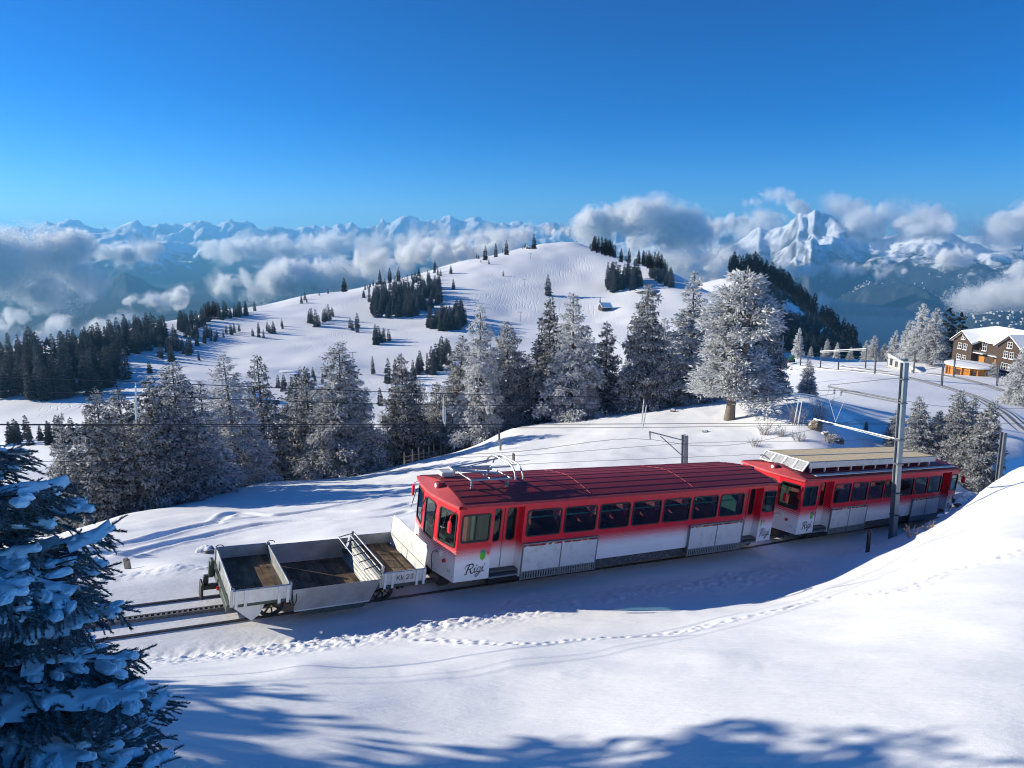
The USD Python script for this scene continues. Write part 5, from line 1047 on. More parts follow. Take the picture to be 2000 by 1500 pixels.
far_mast(1577, 716, 690, 240, 'thin dark mast next to the small spruces left of the gantry')
far_mast(1529, 676, 655, 300, 'slender pale pole on the snowy shoulder beside the big frosted tree')
obj('gantry_beam', MB().tube([at(1602, 686, 222), at(1650, 683, 218), at(1692, 681, 214)], 0.16, 6).tube([at(1602, 688.5, 222), at(1692, 684.0, 214)], 0.06, 6).get(), 'insulator_white', label='frosted beam spanning two masts on the distant snow field', cat='gantry')
wire([at(1708, 690, 186), at(1784, 690, 188), at(1861, 702, 178), at(1945, 718, 165), at(2010, 735, 155)], 'distant wire strung along the far masts below the hotel', 0.03)
wire([at(1500, 676, 300), at(1563, 688, 236), at(1637, 694, 220), at(1708, 697, 186), at(1837, 716, 150), at(2005, 747, 120)], 'distant wire over the far tracks beside the gantry', 0.03)
# ------------------------------------------------------------------ hotel, pavilion, huts, lift, posts, rocks
def shingle(name, c, s=2.2):
    c = np.array(c)
    mat(name, {'tc': ('texture_coordinate', {}), 'mp': ('mapping', dict(scale=(1.0, 1.0, 1.0))), 'w': ('wave_texture', dict(wave_type='bands', bands_direction='z', scale=1.9, distortion=0.6, detail=2.0)), 'n': ('noise_texture', dict(scale=s, detail=7.0, roughness=0.7)),
               'r': ('rgb_ramp', dict(ramp=[(0.25, tuple(c * 0.6)), (0.6, tuple(c)), (0.85, tuple(c * 1.5))])), 'b': ('bump', dict(strength=0.6, distance=0.04)), 'p': ('principled_bsdf', dict(roughness=0.85))},
        [('tc.object', 'w.vector'), ('tc.object', 'n.vector'), ('n.fac', 'r.fac'), ('r.color', 'p.base_color'), ('w.fac', 'b.height'), ('b.normal', 'p.normal')])
shingle('brown_shingle', (0.075, 0.050, 0.036)); shingle('dark_timber', (0.06, 0.04, 0.03)); shingle('orange_timber', (0.50, 0.20, 0.035), 4.0); shingle('weathered_timber', (0.26, 0.21, 0.16), 5.0)
paint('white_frame', (0.66, 0.66, 0.64), 0.5); paint('dark_pane', (0.02, 0.025, 0.03), 0.12)
C0 = at(1856.5, 716, 209); dz = float(ground(C0[0:1], C0[1:2], False)[0]); dirn = np.array([0.03, -1.0, 0]); dirn /= np.linalg.norm(dirn)
HM = np.eye(4); HM[:3, 0] = dirn; HM[:3, 1] = np.cross([0, 0, 1.0], dirn); HM[:3, 3] = (C0[0], C0[1], dz - 0.3)
# local: x along the facade towards the viewer, y into the building (away from the facade), z up
ht = thing('hotel', 'brown shingled mountain hotel with snowy roof and cross gables at the right edge', 'hotel', mat4=HM)
WH, DEP, LEN = 8.4, 12.0, 44.0
obj('wall', MB().box(0.0, 7.0, 0.0, DEP, 0, WH - 0.6).box(7.0, 16.0, 1.6, DEP, 0, WH).box(16.0, 23.6, -0.4, DEP, 0, WH).box(23.6, LEN, 0.8, DEP, 0, WH - 0.4).get(), 'brown_shingle', ht)
def gable(x0, x1, y, z, h, d):
    return MB().prism(Polygon([(x0, z), (x1, z), ((x0 + x1) / 2, z + h)]), d, lambda v: np.c_[v[:, 0], y + v[:, 2], v[:, 1]])
for nm, args in (('gable', (0.0, 7.0, 0.0, WH - 0.62, 2.4, 3.0)), ('gable', (16.0, 23.6, -0.4, WH - 0.02, 2.7, 4.0))): obj(nm, gable(*args).get(), 'brown_shingle', ht)
def slab(p, t=0.4): p = np.array(p, float); q = p - [0, 0, t]; n = len(p); return np.vstack([p, q]), np.vstack([[[0, k, k + 1] for k in range(1, n - 1)], [[n, n + k + 1, n + k] for k in range(1, n - 1)], [[k, (k + 1) % n, n + (k + 1) % n] for k in range(n)], [[k, n + (k + 1) % n, n + k] for k in range(n)]])
rz, ry = WH + 3.3, DEP * 0.5
rf = MB()
for p in ([(7.0, 0.9, WH + 0.1), (LEN, 0.0, WH - 0.1), (LEN, ry, rz), (6.0, ry, rz)], [(6.0, ry, rz), (LEN, ry, rz), (LEN, DEP + 0.8, WH), (0, DEP + 0.8, WH)], [(3.5, -0.7, WH + 1.95), (3.5, 4.0, WH + 1.95), (-0.7, 5.0, WH - 0.85), (-0.7, -0.7, WH - 0.85)], [(3.5, -0.7, WH + 1.95), (7.7, -0.7, WH - 0.85), (7.7, 4.0, WH + 0.6), (6.0, ry, rz), (3.5, 4.0, WH + 1.95)], [(-0.7, 5.0, WH - 0.85), (3.5, 4.0, WH + 1.95), (6.0, ry, rz), (0, DEP + 0.8, WH)],
          [(19.8, -1.0, WH + 2.85), (19.8, 5.0, WH + 2.85), (15.3, 1.2, WH - 0.25), (15.3, -1.0, WH - 0.25)], [(19.8, -1.0, WH + 2.85), (24.3, -1.0, WH - 0.25), (24.3, 1.2, WH - 0.25), (19.8, 5.0, WH + 2.85)]): rf.add(*slab(p))
obj('roof', rf.get(), 'snow_cap', ht)
fa = MB()
for a_, b_ in (((3.5, -0.72, WH + 1.55), (-0.72, -0.72, WH - 1.25)), ((3.5, -0.72, WH + 1.55), (7.72, -0.72, WH - 1.25)), ((19.8, -1.02, WH + 2.45), (15.3, -1.02, WH - 0.65)), ((19.8, -1.02, WH + 2.45), (24.3, -1.02, WH - 0.65)), ((7.2, 0.9, WH - 0.3), (15.4, 0.85, WH - 0.35)), ((24.4, 0.25, WH - 0.5), (LEN, 0.0, WH - 0.5))): fa.bar(a_, b_, 0.12, 0.3)
obj('fascia', fa.get(), 'dark_timber', ht)
def hwin(x, z, w, h, y, n=2):
    f = MB()
    for a_, b_ in (((x - w / 2, y - 0.06, z), (x + w / 2, y - 0.06, z)), ((x - w / 2, y - 0.06, z + h), (x + w / 2, y - 0.06, z + h)), ((x - w / 2, y - 0.06, z + h * 0.5), (x + w / 2, y - 0.06, z + h * 0.5))): f.bar(a_, b_, 0.09, 0.10)
    for k in range(n + 1): u = x - w / 2 + k * w / n; f.bar((u, y - 0.06, z - 0.05), (u, y - 0.06, z + h + 0.05), 0.09, 0.10)
    wn = obj('window', f.get(), 'white_frame', ht); obj('pane', MB().box(x - w / 2, x + w / 2, y - 0.03, y + 0.02, z, z + h).get(), 'dark_pane', wn)
    obj('sill', MB().cbox(x - w / 2 - 0.12, x + w / 2 + 0.12, y - 0.28, y, z - 0.16, z - 0.04, 0.03).get(), 'snow_cap', wn)
for x, z, w, h, y, n in ((3.6, 8.1, 1.2, 1.0, 0.0, 2), (2.6, 5.6, 1.3, 1.4, 0, 2), (4.6, 5.6, 1.3, 1.4, 0, 2), (2.6, 2.8, 1.3, 1.3, 0, 2), (4.6, 2.8, 1.3, 1.3, 0, 2), (9.2, 6.0, 1.4, 1.9, 1.6, 2), (14.6, 6.0, 1.4, 1.9, 1.6, 2), (19.8, 8.2, 1.5, 1.3, -0.4, 2), (18.9, 5.8, 1.2, 1.5, -0.4, 2), (20.7, 5.8, 1.2, 1.5, -0.4, 2), (19.4, 3.0, 2.9, 1.5, -0.4, 4), (18.6, 0.5, 2.4, 1.6, -0.4, 3),
                      (25.8, 5.4, 1.5, 1.5, 0.8, 2), (31.0, 5.4, 1.5, 1.5, 0.8, 2), (25.8, 2.6, 1.5, 1.5, 0.8, 2), (31.0, 2.6, 1.5, 1.5, 0.8, 2), (36.5, 5.4, 1.5, 1.5, 0.8, 2), (36.5, 2.6, 1.5, 1.5, 0.8, 2)): hwin(x, z, w, h, y, n)
for x in (8.8, 14.0):
    b = obj('balcony', MB().box(x - 1.8, x + 1.8, 0.3, 1.6, 5.05, 5.2).box(x - 1.8, x + 1.8, 0.3, 0.36, 5.9, 5.98).get(), 'dark_timber', ht)
    rl = MB()
    for k in range(13): rl.box(x - 1.8 + k * 0.295, x - 1.74 + k * 0.295, 0.31, 0.35, 5.2, 5.9)
    obj('railing', rl.get(), 'frame_grey', b); obj('snow', MB().cbox(x - 1.75, x + 1.75, 0.2, 1.5, 5.2, 5.36, 0.05).get(), 'snow_cap', b)
    obj('door', MB().cbox(x - 0.9, x + 0.9, 1.45, 1.62, 1.6, 4.5, 0.03).get(), 'orange_timber', ht)
# round timber pavilion in front
pc = at(1893, 716.5, 190); pz = float(ground(pc[0:1], pc[1:2], False)[0]); PM = np.eye(4); PM[:3, :3] = HM[:3, :3]; PM[:3, 3] = (pc[0], pc[1], pz - 0.2)
pv = thing('pavilion', 'low round orange timber pavilion with snow on its flat roof before the hotel', 'pavilion', mat4=PM)
an = np.linspace(0, 2 * math.pi, 19)[:-1]; R0 = 4.0; ring = np.c_[np.cos(an) * R0 * 1.3, np.sin(an) * R0]
wl = MB(); n = len(ring)
for k in range(n):
    p, q = ring[k], ring[(k + 1) % n]; wl.bar((*((p + q) / 2), 0), (*((p + q) / 2), 2.5), 0.1, np.linalg.norm(q - p) + 0.05, (*(q - p), 0))
obj('wall', wl.get(), 'orange_timber', pv)
for k in range(n):
    p = ring[k] * 1.03; obj('column', MB().cbox(p[0] - 0.18, p[0] + 0.18, p[1] - 0.18, p[1] + 0.18, 0, 2.45, 0.03).get(), 'orange_timber', pv)
    if k % 2 == 0:
        p, q = ring[k] * 1.02, ring[(k + 1) % n] * 1.02; c_ = (p + q) / 2; obj('door', MB().bar((*c_, 0.2), (*c_, 1.9), 0.06, np.linalg.norm(q - p) * 0.62, (*(q - p), 0)).get(), 'dark_timber', pv)
rr = np.r_[[(0, 3.15), (2.5, 3.1), (4.1, 2.95), (4.6, 2.75), (4.62, 2.5), (0, 2.45)]]
V = np.array([[r * 1.3 * math.cos(a), r * math.sin(a), z] for a in np.linspace(0, 2 * math.pi, 29)[:-1] for r, z in rr]); Fq = [[k * 6 + e, ((k + 1) % 28) * 6 + e, ((k + 1) % 28) * 6 + e + 1, k * 6 + e + 1] for k in range(28) for e in range(5)]
obj('roof', (V, np.array(Fq)), 'snow_cap', pv, smooth=40)
# low concrete wall with pillars
w0, w1 = at(1732, 708, 216), at(1808, 720, 200); wz = float(ground(w0[0:1], w0[1:2], False)[0]) - 0.3
lw = thing('retaining_wall', 'low pale concrete wall with square openings on the snow left of the hotel', 'wall')
wv = np.array([w1[0] - w0[0], w1[1] - w0[1], 0]); wv_l = np.linalg.norm(wv); wv /= wv_l; wn_ = np.array([-wv[1], wv[0], 0])
pl = lambda v: np.array([w0[0], w0[1], wz]) + np.outer(v[:, 0], wv) + np.outer(v[:, 2], wn_) + np.outer(v[:, 1], [0, 0, 1])
op = unary_union([sbox(1.5 + k * 2.7, 0.5, 2.9 + k * 2.7, 2.4 - k * 0.33) for k in range(6)])
obj('wall', MB().prism(Polygon([(0, 0), (wv_l, 0), (wv_l, 0.7), (0, 3.2)]).difference(op), 0.5, pl).get(), 'concrete', lw)
obj('snow', MB().prism(Polygon([(0, 3.2), (wv_l, 0.7), (wv_l, 0.95), (0, 3.5)]), 0.6, pl).get(), 'snow_cap', lw); obj('back', MB().prism(Polygon([(0, 0), (wv_l, 0), (wv_l, 0.6), (0, 3.0)]), 0.1, lambda v: pl(v) + wn_ * 1.2).get(), 'concrete', lw)
# snow groomer beside the station
gc = at(1543, 710, 246); gz = float(ground(gc[0:1], gc[1:2], False)[0])
gr = thing('snow_groomer', 'small green and orange snow vehicle parked beside the big frosted tree', 'snow groomer', loc=(gc[0], gc[1], gz), rotz=20)
obj('track', MB().cbox(-1.3, 1.3, -1.1, -0.5, 0, 0.6, 0.15).cbox(-1.3, 1.3, 0.5, 1.1, 0, 0.6, 0.15).get(), 'black_iron', gr)
paint('machine_green', (0.02, 0.16, 0.07), 0.4); paint('machine_orange', (0.55, 0.10, 0.03), 0.5)
obj('body', MB().cbox(-1.3, 1.3, -0.9, 0.9, 0.5, 1.1, 0.1).get(), 'machine_green', gr); cb = obj('cab', MB().cbox(-0.2, 1.2, -0.8, 0.8, 1.1, 2.3, 0.25).get(), 'machine_green', gr); obj('pane', MB().box(-0.26, -0.19, -0.6, 0.6, 1.4, 2.0).get(), 'dark_pane', cb)
obj('blade', MB().cbox(-2.3, -2.1, -1.5, 1.5, 0.1, 1.1, 0.05).cbox(-2.1, -1.2, -0.2, 0.2, 0.3, 0.6, 0.03).get(), 'machine_orange', gr)

def hut(px, py, r, L, Wd, H, rot, label, m='dark_timber'):
    P = at(px, py, r); z = float(ground(P[0:1], P[1:2], False)[0])
    h = thing('hut', label, 'hut', loc=(P[0], P[1], z - 0.5), rotz=rot)
    obj('wall', MB().prism(Polygon([(-Wd / 2, 0), (Wd / 2, 0), (Wd / 2, H), (0, H + Wd * 0.36), (-Wd / 2, H)]), L, lambda v: np.c_[v[:, 2] - L / 2, v[:, 0], v[:, 1]]).get(), m, h)
    r_ = MB(); e = Wd * 0.62; hz_ = lambda y: H + Wd * 0.36 - abs(y) * 0.72
    for s in (-1, 1): r_.add(*slab([(-L / 2 - 0.6, 0, hz_(0) + 0.45), (L / 2 + 0.6, 0, hz_(0) + 0.45), (L / 2 + 0.6, s * e, hz_(e) + 0.45), (-L / 2 - 0.6, s * e, hz_(e) + 0.45)], 0.4))
    obj('roof', r_.get(), 'snow_cap', h); obj('door', MB().box(-L / 2 - 0.06, -L / 2, -0.6, 0.6, 0.5, 2.2).get(), 'dark_timber', h); obj('window', MB().box(-L * 0.2, L * 0.2, -Wd / 2 - 0.05, -Wd / 2, 1.2, 2.0).get(), 'dark_timber', h)
hut(1181, 611, 545, 8, 7, 3.0, 200, 'brown hut with snowy roof alone on the piste below the summit')
hut(1034, 487, 752, 5, 5, 3.2, 40, 'small lift hut on the skyline left of the summit')
hut(745, 556, 655, 9, 5, 2.4, 10, 'long dark barn on the ridge left of the ski slope', 'dark_timber')
hut(66, 694, 452, 14, 8, 4.0, 190, 'chalet with pale roof among the dark spruces at far left')
hut(480, 808, 285, 9, 7, 3.2, 30, 'small barn half hidden behind the frosted spruces on the left')
hut(1022, 738, 300, 6, 5, 2.6, 70, 'tiny hut peeping out between the central frosted spruces')
hut(1298, 778, 88, 4.5, 3.5, 1.8, 100, 'pale boarded shed under the spruces left of the big frosted tree', 'weathered_timber')
def pylon(px, py, r, H, label):
    P = at(px, py, r); z = float(ground(P[0:1], P[1:2], False)[0]); t = thing('lift_pylon', label, 'ski lift pylon', loc=(P[0], P[1], z - 0.5), rotz=15)
    obj('post', MB().tube([(0, 0, 0), (0, 0, H)], [0.22, 0.14], 8).get(), 'galvanised_dark', t); obj('crossarm', MB().cbox(-1.9, 1.9, -0.1, 0.1, H - 0.2, H + 0.05, 0.03).get(), 'galvanised_dark', t)
    for s in (-1.7, 1.7): obj('sheave', MB().tube([(s, -0.5, H - 0.3), (s, 0.5, H - 0.3)], 0.14, 8).get(), 'galvanised_dark', t)
for px, py, r, nm in ((1042, 496, 745, 'ski lift pylon just below the hut on the skyline'), (1036, 522, 705, 'second ski lift pylon down from the skyline'), (1024, 562, 615, 'ski lift pylon in the middle of the carved piste'), (1017, 628, 505, 'lowest ski lift pylon, above the central spruces'), (690, 712, 372, 'ski lift pylon beside the lone spruces left of centre')): pylon(px, py, r, 7.0, nm)
cp = at(1127, 467, 800); cz = float(ground(cp[0:1], cp[1:2], False)[0])
cr = thing('summit_cross', 'small cross standing on the snowy hill summit', 'cross', loc=(cp[0], cp[1], cz - 0.5)); obj('post', MB().cbox(-0.16, 0.16, -0.16, 0.16, 0, 4.2, 0.03).get(), 'dark_timber', cr); obj('crossbar', MB().cbox(-0.9, 0.9, -0.14, 0.14, 2.8, 3.1, 0.03).get(), 'dark_timber', cr)
# marker posts
paint('grey_post', (0.30, 0.26, 0.21), 0.85, 0.3, 12.0, bump=0.01); paint('dark_post', (0.05, 0.04, 0.04), 0.8, 0.3)
def post(px, pb, pt, r, label, w=0.13, m='grey_post', tilt=0.0):
    P = at(px, pb, r); z = float(ground(P[0:1], P[1:2], False)[0]); h = at(px, pt, r)[2] - z
    b = MB().cbox(-w / 2, w / 2, -w * 0.4, w * 0.4, -0.4, h - 0.03, 0.012); b.cbox(-w / 2, w * 0.2, -w * 0.38, w * 0.38, h - 0.05, h + 0.03, 0.01)
    v, f = b.get(); v[:, 0] += v[:, 2] * tilt
    return obj('marker_post', (v + [P[0], P[1], z], f), m, label=label, cat='post')
post(251, 1119, 1091, 23.3, 'pale weathered stake standing in the snow beside the left spruce', 0.16, tilt=-0.05)
post(975, 857, 842, 55, 'upper of the two stakes on the left flank of the mound', 0.16); post(977.5, 879, 861, 50, 'lower of the two stakes on the left flank of the mound', 0.16)
post(1003, 903, 886, 45, 'short stake just above the first railcar roof', 0.2)
post(1145, 824, 817.5, 59, 'stub post on the crest of the snow mound', 0.28, 'dark_post')
post(1697.5, 1048, 1037, 27.0, 'short dark stub in the shade left of the big mast', 0.12, 'dark_post')
fn = thing('fence', 'old timber fence of thin posts at the foot of the central spruces', 'fence')
rl = []
for k, px in enumerate((790, 806, 818, 828, 838, 848, 862, 872, 884)):
    pb = 905 - k * 1.6; P = at(px, pb, 60 + k * 0.5); z = float(ground(P[0:1], P[1:2], False)[0])
    obj('post', MB().cbox(P[0] - 0.06, P[0] + 0.06, P[1] - 0.06, P[1] + 0.06, z - 0.3, z + 1.15 + 0.15 * (k % 3), 0.01).get(), 'grey_post', fn); rl.append((P[0], P[1], z + 0.75))
obj('rail', MB().tube(rl, 0.035, 5).tube(np.array(rl) + [0, 0, -0.4], 0.03, 5).get(), 'grey_post', fn)
# rocks and dry growth
def rock_mat(name, a, b):
    mat(name, {'tc': ('texture_coordinate', {}), 'g': ('geometry', {}), 'z': ('separate_xyz', {}), 'n': ('noise_texture', dict(scale=3.0, detail=8.0, roughness=0.7)), 'r': ('rgb_ramp', dict(ramp=[(0.3, a), (0.7, b)])), 'ad': ('math', dict(math_type='multiply_add', value2=0.5)), 'sr': ('rgb_ramp', dict(ramp=[(0.80, (0, 0, 0)), (0.92, (1, 1, 1))])), 'mx': ('mix', dict(color2=(0.85, 0.87, 0.91))), 'b': ('bump', dict(strength=0.8, distance=0.08)), 'p': ('principled_bsdf', dict(roughness=0.85))},
        [('tc.object', 'n.vector'), ('g.normal', 'z.vector'), ('n.fac', 'r.fac'), ('z.z', 'ad.value1'), ('n.fac', 'ad.value3'), ('ad.value', 'sr.fac'), ('sr.color', 'mx.fac'), ('r.color', 'mx.color1'), ('mx.color', 'p.base_color'), ('n.fac', 'b.height'), ('b.normal', 'p.normal')])
rock_mat('snowy_rock', (0.06, 0.05, 0.042), (0.24, 0.19, 0.14))
def rock(px, py, r, s, label, seed, squash=(1, 1, 0.7)):
    P = hit(px, py, 8) if r is None else at(px, py, r); m = trimesh.creation.icosphere(4); v = m.vertices * np.array(squash); v = v * (0.6 + 0.75 * fbm(m.vertices * 1.3 + seed, 4, seed))[:, None]
    if r is not None: P[2] = float(ground(P[0:1], P[1:2], False)[0])
    return obj('rock', (v * s + P, m.faces), 'snowy_rock', label=label, cat='rock', smooth=30)
rock(1893, 975, 36.5, 0.65, 'dark rock breaking through the snow bank right of the train', 1); rock(1882, 987, 35.2, 0.4, 'smaller rock on the snow bank below the dark one', 2)
rock(1592, 832, 50.5, 0.62, 'brown rock face showing on the right end of the mound', 3, (0.8, 0.8, 1.0)); rock(1632, 850, 49.5, 0.6, 'brown earth patch below the rock face on the mound', 4, (1.0, 0.7, 0.8)); rock(1612, 842, 50.0, 0.3, 'small stone between the rock face and earth patch', 5)
rock(1378, 841, 50, 0.24, 'small brown stone lying on the mound left of the big tree trunk', 6); rock(1314, 810, 59, 0.28, 'small brown stone near the top of the snow mound', 7); rock(402, 1081, 25.5, 0.36, 'dark stone half buried in snow behind the wagon', 8)
rock(1262, 566, 592, 7.0, 'bare brown earth bank under the frosted clump on the hill', 9, (1.6, 1, 0.4)); rock(560, 735, 345, 5.0, 'bare rocky edge on the piste above the left spruces', 10, (2.2, 1, 0.35))
paint('dry_stalk', (0.30, 0.20, 0.12), 0.8, 0.3); paint('frosted_twig', (0.34, 0.31, 0.29), 0.8, 0.35, 20.0)
def shrub(px, py, r, H, n, label, seed, m='frosted_twig'):
    P = at(px, py, r); P[2] = float(ground(P[0:1], P[1:2], False)[0]); rs = np.random.RandomState(seed); b = MB()
    for k in range(n):
        a = rs.uniform(0, 6.28); l = H * rs.uniform(0.5, 1.1); o = rs.normal(0, 0.16 * H, 2); d = np.array([math.cos(a) * 0.45, math.sin(a) * 0.45, 1]); p0 = np.array([o[0], o[1], -0.1]); p1 = p0 + d * l * 0.55; p2 = p1 + (d + rs.normal(0, 0.4, 3)) * l * 0.45
        b.tube([p0, p1, p2], [0.018, 0.012, 0.006], 3, False)
        for q in range(3): t = rs.uniform(0.3, 0.9); s = p0 + (p2 - p0) * t; b.tube([s, s + (d * 0.5 + rs.normal(0, 0.5, 3)) * l * 0.3], [0.010, 0.005], 3, False)
    v, f = b.get(); return obj('shrub', (v + P, f), m, label=label, cat='shrub')
shrub(1780, 1022, 29.0, 0.55, 9, 'tuft of dry stalks poking out of the snow right of the mast', 1, 'dry_stalk'); shrub(1818, 1026, 29.5, 0.4, 7, 'smaller tuft of dry stalks on the bank edge', 2, 'dry_stalk')
for k, (px, py, r, H, n, lb) in enumerate(((1555, 820, 51, 1.5, 34, 'bare frosted bush on the mound below the pale rods'), (1600, 800, 53, 1.8, 40, 'bare bush above the brown rock face'), (1495, 845, 49, 1.0, 26, 'small bare bush right of the big tree trunk'), (1620, 862, 48.5, 0.9, 26, 'low bush at the foot of the mound beside the second railcar'), (1560, 866, 47.6, 0.8, 22, 'low frosted bush just above the grille housing'), (1475, 868, 46.5, 0.7, 20, 'low frosted bush above the joint of the two cars'), (1525, 850, 48.6, 0.7, 22, 'thin twiggy bush in the shaded foot of the mound'), (760, 880, 64, 2.6, 30, 'tall bare sapling between the dark spruce and its neighbour'))): shrub(px, py, r, H, n, lb, 10 + k)
# ------------------------------------------------------------------ spruces near and far
MID = [  # kind, column, foot row, tip row, distance, girth, label
    ('spruce1', 135, 1014, 806, 45, 0.9, 'leftmost frosted spruce of the row, partly behind the dark near spruce'),
    ('spruce0', 209, 1005, 757, 44, 1.0, 'frosted spruce, second from the left in the row below the piste'),
    ('spruce3', 262, 998, 754, 47, 1.15, 'frosted spruce behind the hanging white insulator rod'),
    ('spruce2', 318, 985, 735, 44, 1.0, 'dense frosted spruce with hanging boughs left of the brown twin trunks'),
    ('spruce4', 364, 976, 705, 46, 0.95, 'big frosted spruce with its bare trunk foot in the snow at left'),
    ('rime1', 408, 964, 742, 49, 1.2, 'frosted spruce with a long reddish bare trunk, left of the round trunk'),
    ('rime0', 470, 943, 690, 56, 1.15, 'broad white-frosted spruce with a stout round trunk foot'),
    ('spruce1', 524, 938, 692, 62, 0.9, 'slim pointed spruce close behind the broad white-frosted one'),
    ('spruce3', 560, 940, 790, 67, 1.1, 'short spruce in shade right of the slim pointed one'),
    ('spruce0', 617, 938, 714, 66, 0.85, 'open spruce with visible dark trunk between two taller frosted ones'),
    ('spruce4', 670, 929, 668, 58, 0.95, 'tallest frosted spruce of the left group, right of the open one'),
    ('spruce1', 718, 922, 800, 66, 1.2, 'low spruce in the gap right of the tallest left spruce'),
    ('spruce2', 796, 893, 690, 65, 0.85, 'dark slender spruce between the left and the central group'),
    ('spruce3', 850, 884, 745, 68, 1.2, 'shorter frosted spruce at the left end of the central group'),
    ('spruce0', 889, 870, 656, 66, 1.0, 'frosted spruce behind the fence at the left of the central group'),
    ('rime0', 937, 848, 594, 63, 0.85, 'tall pale spruce rising left in the central group'),
    ('spruce4', 994, 838, 626, 66, 0.8, 'frosted spruce with bent boughs right of the tall pale one'),
    ('spruce1', 1032, 830, 690, 68, 1.1, 'shaded spruce filling the centre of the central group'),
    ('spruce2', 1070, 824, 580, 65, 0.75, 'dark-topped spruce with pointed crown below the ski slope'),
    ('rime0', 1117, 812, 572, 62, 1.0, 'broad yellowish frosted spruce with double top in the middle'),
    ('spruce3', 1181, 806, 626, 65, 1.0, 'spruce with a dark bare lower trunk right of the double top'),
    ('spruce0', 1222, 803, 700, 70, 1.2, 'short spruce under the tall one left of the shed'),
    ('spruce4', 1258, 798, 555, 63, 0.8, 'tall frosted spruce with twin trunks left of the pale shed'),
    ('rime1', 1345, 789, 531, 65, 1.1, 'tall layered spruce touching the left side of the big white tree'),
    ('spruce1', 1310, 792, 680, 72, 1.2, 'small spruce behind the pale shed'),
    ('spruce2', 1500, 786, 610, 66, 0.9, 'frosted spruce partly hidden behind the right side of the big white tree'),
    ('spruce1', 1452, 790, 700, 70, 1.2, 'dark low spruce under the crown of the big white tree'),
]
MID += [('rime1', 180, 1008, 850, 52, 1.2, 'lower frosted spruce filling the gap between the first two of the left row'), ('spruce2', 236, 1000, 812, 54, 1.2, 'lower spruce behind the second and third of the left row'), ('rime0', 296, 990, 800, 54, 1.1, 'pale spruce showing between the third and fourth of the left row'),
    ('spruce1', 345, 985, 770, 55, 1.1, 'spruce behind the dense one with hanging boughs'), ('rime1', 440, 962, 770, 62, 1.1, 'pale spruce just left of the broad white-frosted one'), ('spruce0', 590, 945, 730, 74, 1.0, 'spruce far back between the slim pointed one and the open one'), ('rime1', 640, 940, 760, 72, 1.1, 'pale spruce behind the open one with the dark trunk'), ('rime0', 700, 930, 740, 74, 1.0, 'pale spruce back right of the tallest of the left group'),
    ('rime1', 755, 925, 800, 76, 1.2, 'low pale spruce just left of the dark slender one'), ('rime0', 825, 895, 740, 74, 1.0, 'pale spruce just right of the dark slender one'), ('rime1', 912, 868, 690, 72, 1.1, 'pale spruce tucked behind the fence end'), ('rime1', 966, 850, 680, 72, 1.1, 'pale spruce in the narrow gap right of the tall pale one'), ('rime1', 1150, 815, 650, 74, 1.1, 'pale spruce behind the right side of the double-topped one'), ('rime0', 1290, 800, 620, 76, 1.0, 'pale spruce above the boarded shed'), ('rime0', 1380, 798, 600, 74, 1.0, 'pale spruce behind the left side of the big white tree')]
for kd, px, b, t, r, sq, lb in MID: tree_at(kd, 'spruce', px, b, t, r, lb, squash=sq * 1.12)
tree_at('pine0', 'frosted_tree', 1424, 824, 518, 54, 'big broad white-rimed tree on the mound above the train', squash=1.18)
OTHER = [
    ('spruce0', 1574, 772, 702, 77, 1.1, 'small lone dark-layered spruce on the snow right of the big white tree'),
    ('spruce1', 1688, 868, 818, 62, 0.8, 'young thin spruce at the right foot of the mound'),
    ('spruce3', 1741, 900, 795, 54, 1.3, 'frosted spruce just left of the big mast, behind the second railcar'),
    ('spruce0', 1791, 905, 772, 53, 1.1, 'pointed frosted spruce just right of the big mast'),
    ('spruce2', 1822, 910, 800, 55, 1.2, 'frosted spruce in the middle of the clump behind the second railcar'),
    ('spruce4', 1857, 918, 760, 53, 0.95, 'tallest frosted spruce of the clump behind the second railcar'),
    ('spruce1', 1882, 925, 770, 54, 1.2, 'frosted spruce next to the tallest in the clump behind the second railcar'),
    ('spruce2', 1900, 935, 778, 52, 1.05, 'shaded spruce at the right end of the clump behind the second railcar'),
    ('rime0', 1992, 768, 668, 120, 1.15, 'frosted spruce at the right picture edge before the hotel'),
    ('rime1', 1938, 728, 707, 186, 2.2, 'round frosted bush in front of the hotel facade'),
    ('rime0', 1790, 712, 592, 232, 1.05, 'tall frosted spruce behind the low white wall'),
    ('rime1', 1765, 712, 625, 240, 1.2, 'frosted spruce left beside the tall one behind the white wall'),
    ('rime0', 1818, 712, 600, 222, 1.05, 'broad frosted spruce nearest the hotel with its own trunk showing'),
    ('dark0', 1843, 706, 604, 250, 0.9, 'dark shaded spruce touching the hotel gable'), ('dark1', 1862, 700, 612, 262, 1.0, 'dark shaded spruce right behind the hotel gable corner'),
    ('rime1', 1742, 706, 645, 250, 1.2, 'small frosted spruce left of the white wall'), ('rime0', 1705, 706, 655, 256, 1.3, 'frosted spruce under the right end of the gantry'),
    ('rime1', 1688, 706, 664, 262, 1.2, 'frosted spruce under the middle of the gantry'), ('rime0', 1613, 702, 662, 265, 1.2, 'frosted spruce under the left end of the gantry'), ('rime1', 1633, 702, 668, 262, 1.1, 'little frosted spruce second from the gantry left end'),
    ('rime1', 1557, 702, 640, 272, 1.0, 'frosted spruce on the shoulder right of the big white tree'), ('spruce0', 1582, 704, 676, 262, 1.2, 'tiny frosted spruce left of the gantry'), ('spruce0', 1660, 706, 677, 262, 1.2, 'tiny frosted spruce behind the gantry centre'), ('spruce3', 1725, 706, 670, 262, 1.4, 'tiny frosted spruce between gantry and white wall'),
]
for kd, px, b, t, r, sq, lb in OTHER: tree_at(kd, 'spruce', px, b, t, r, lb, squash=sq * 1.1)

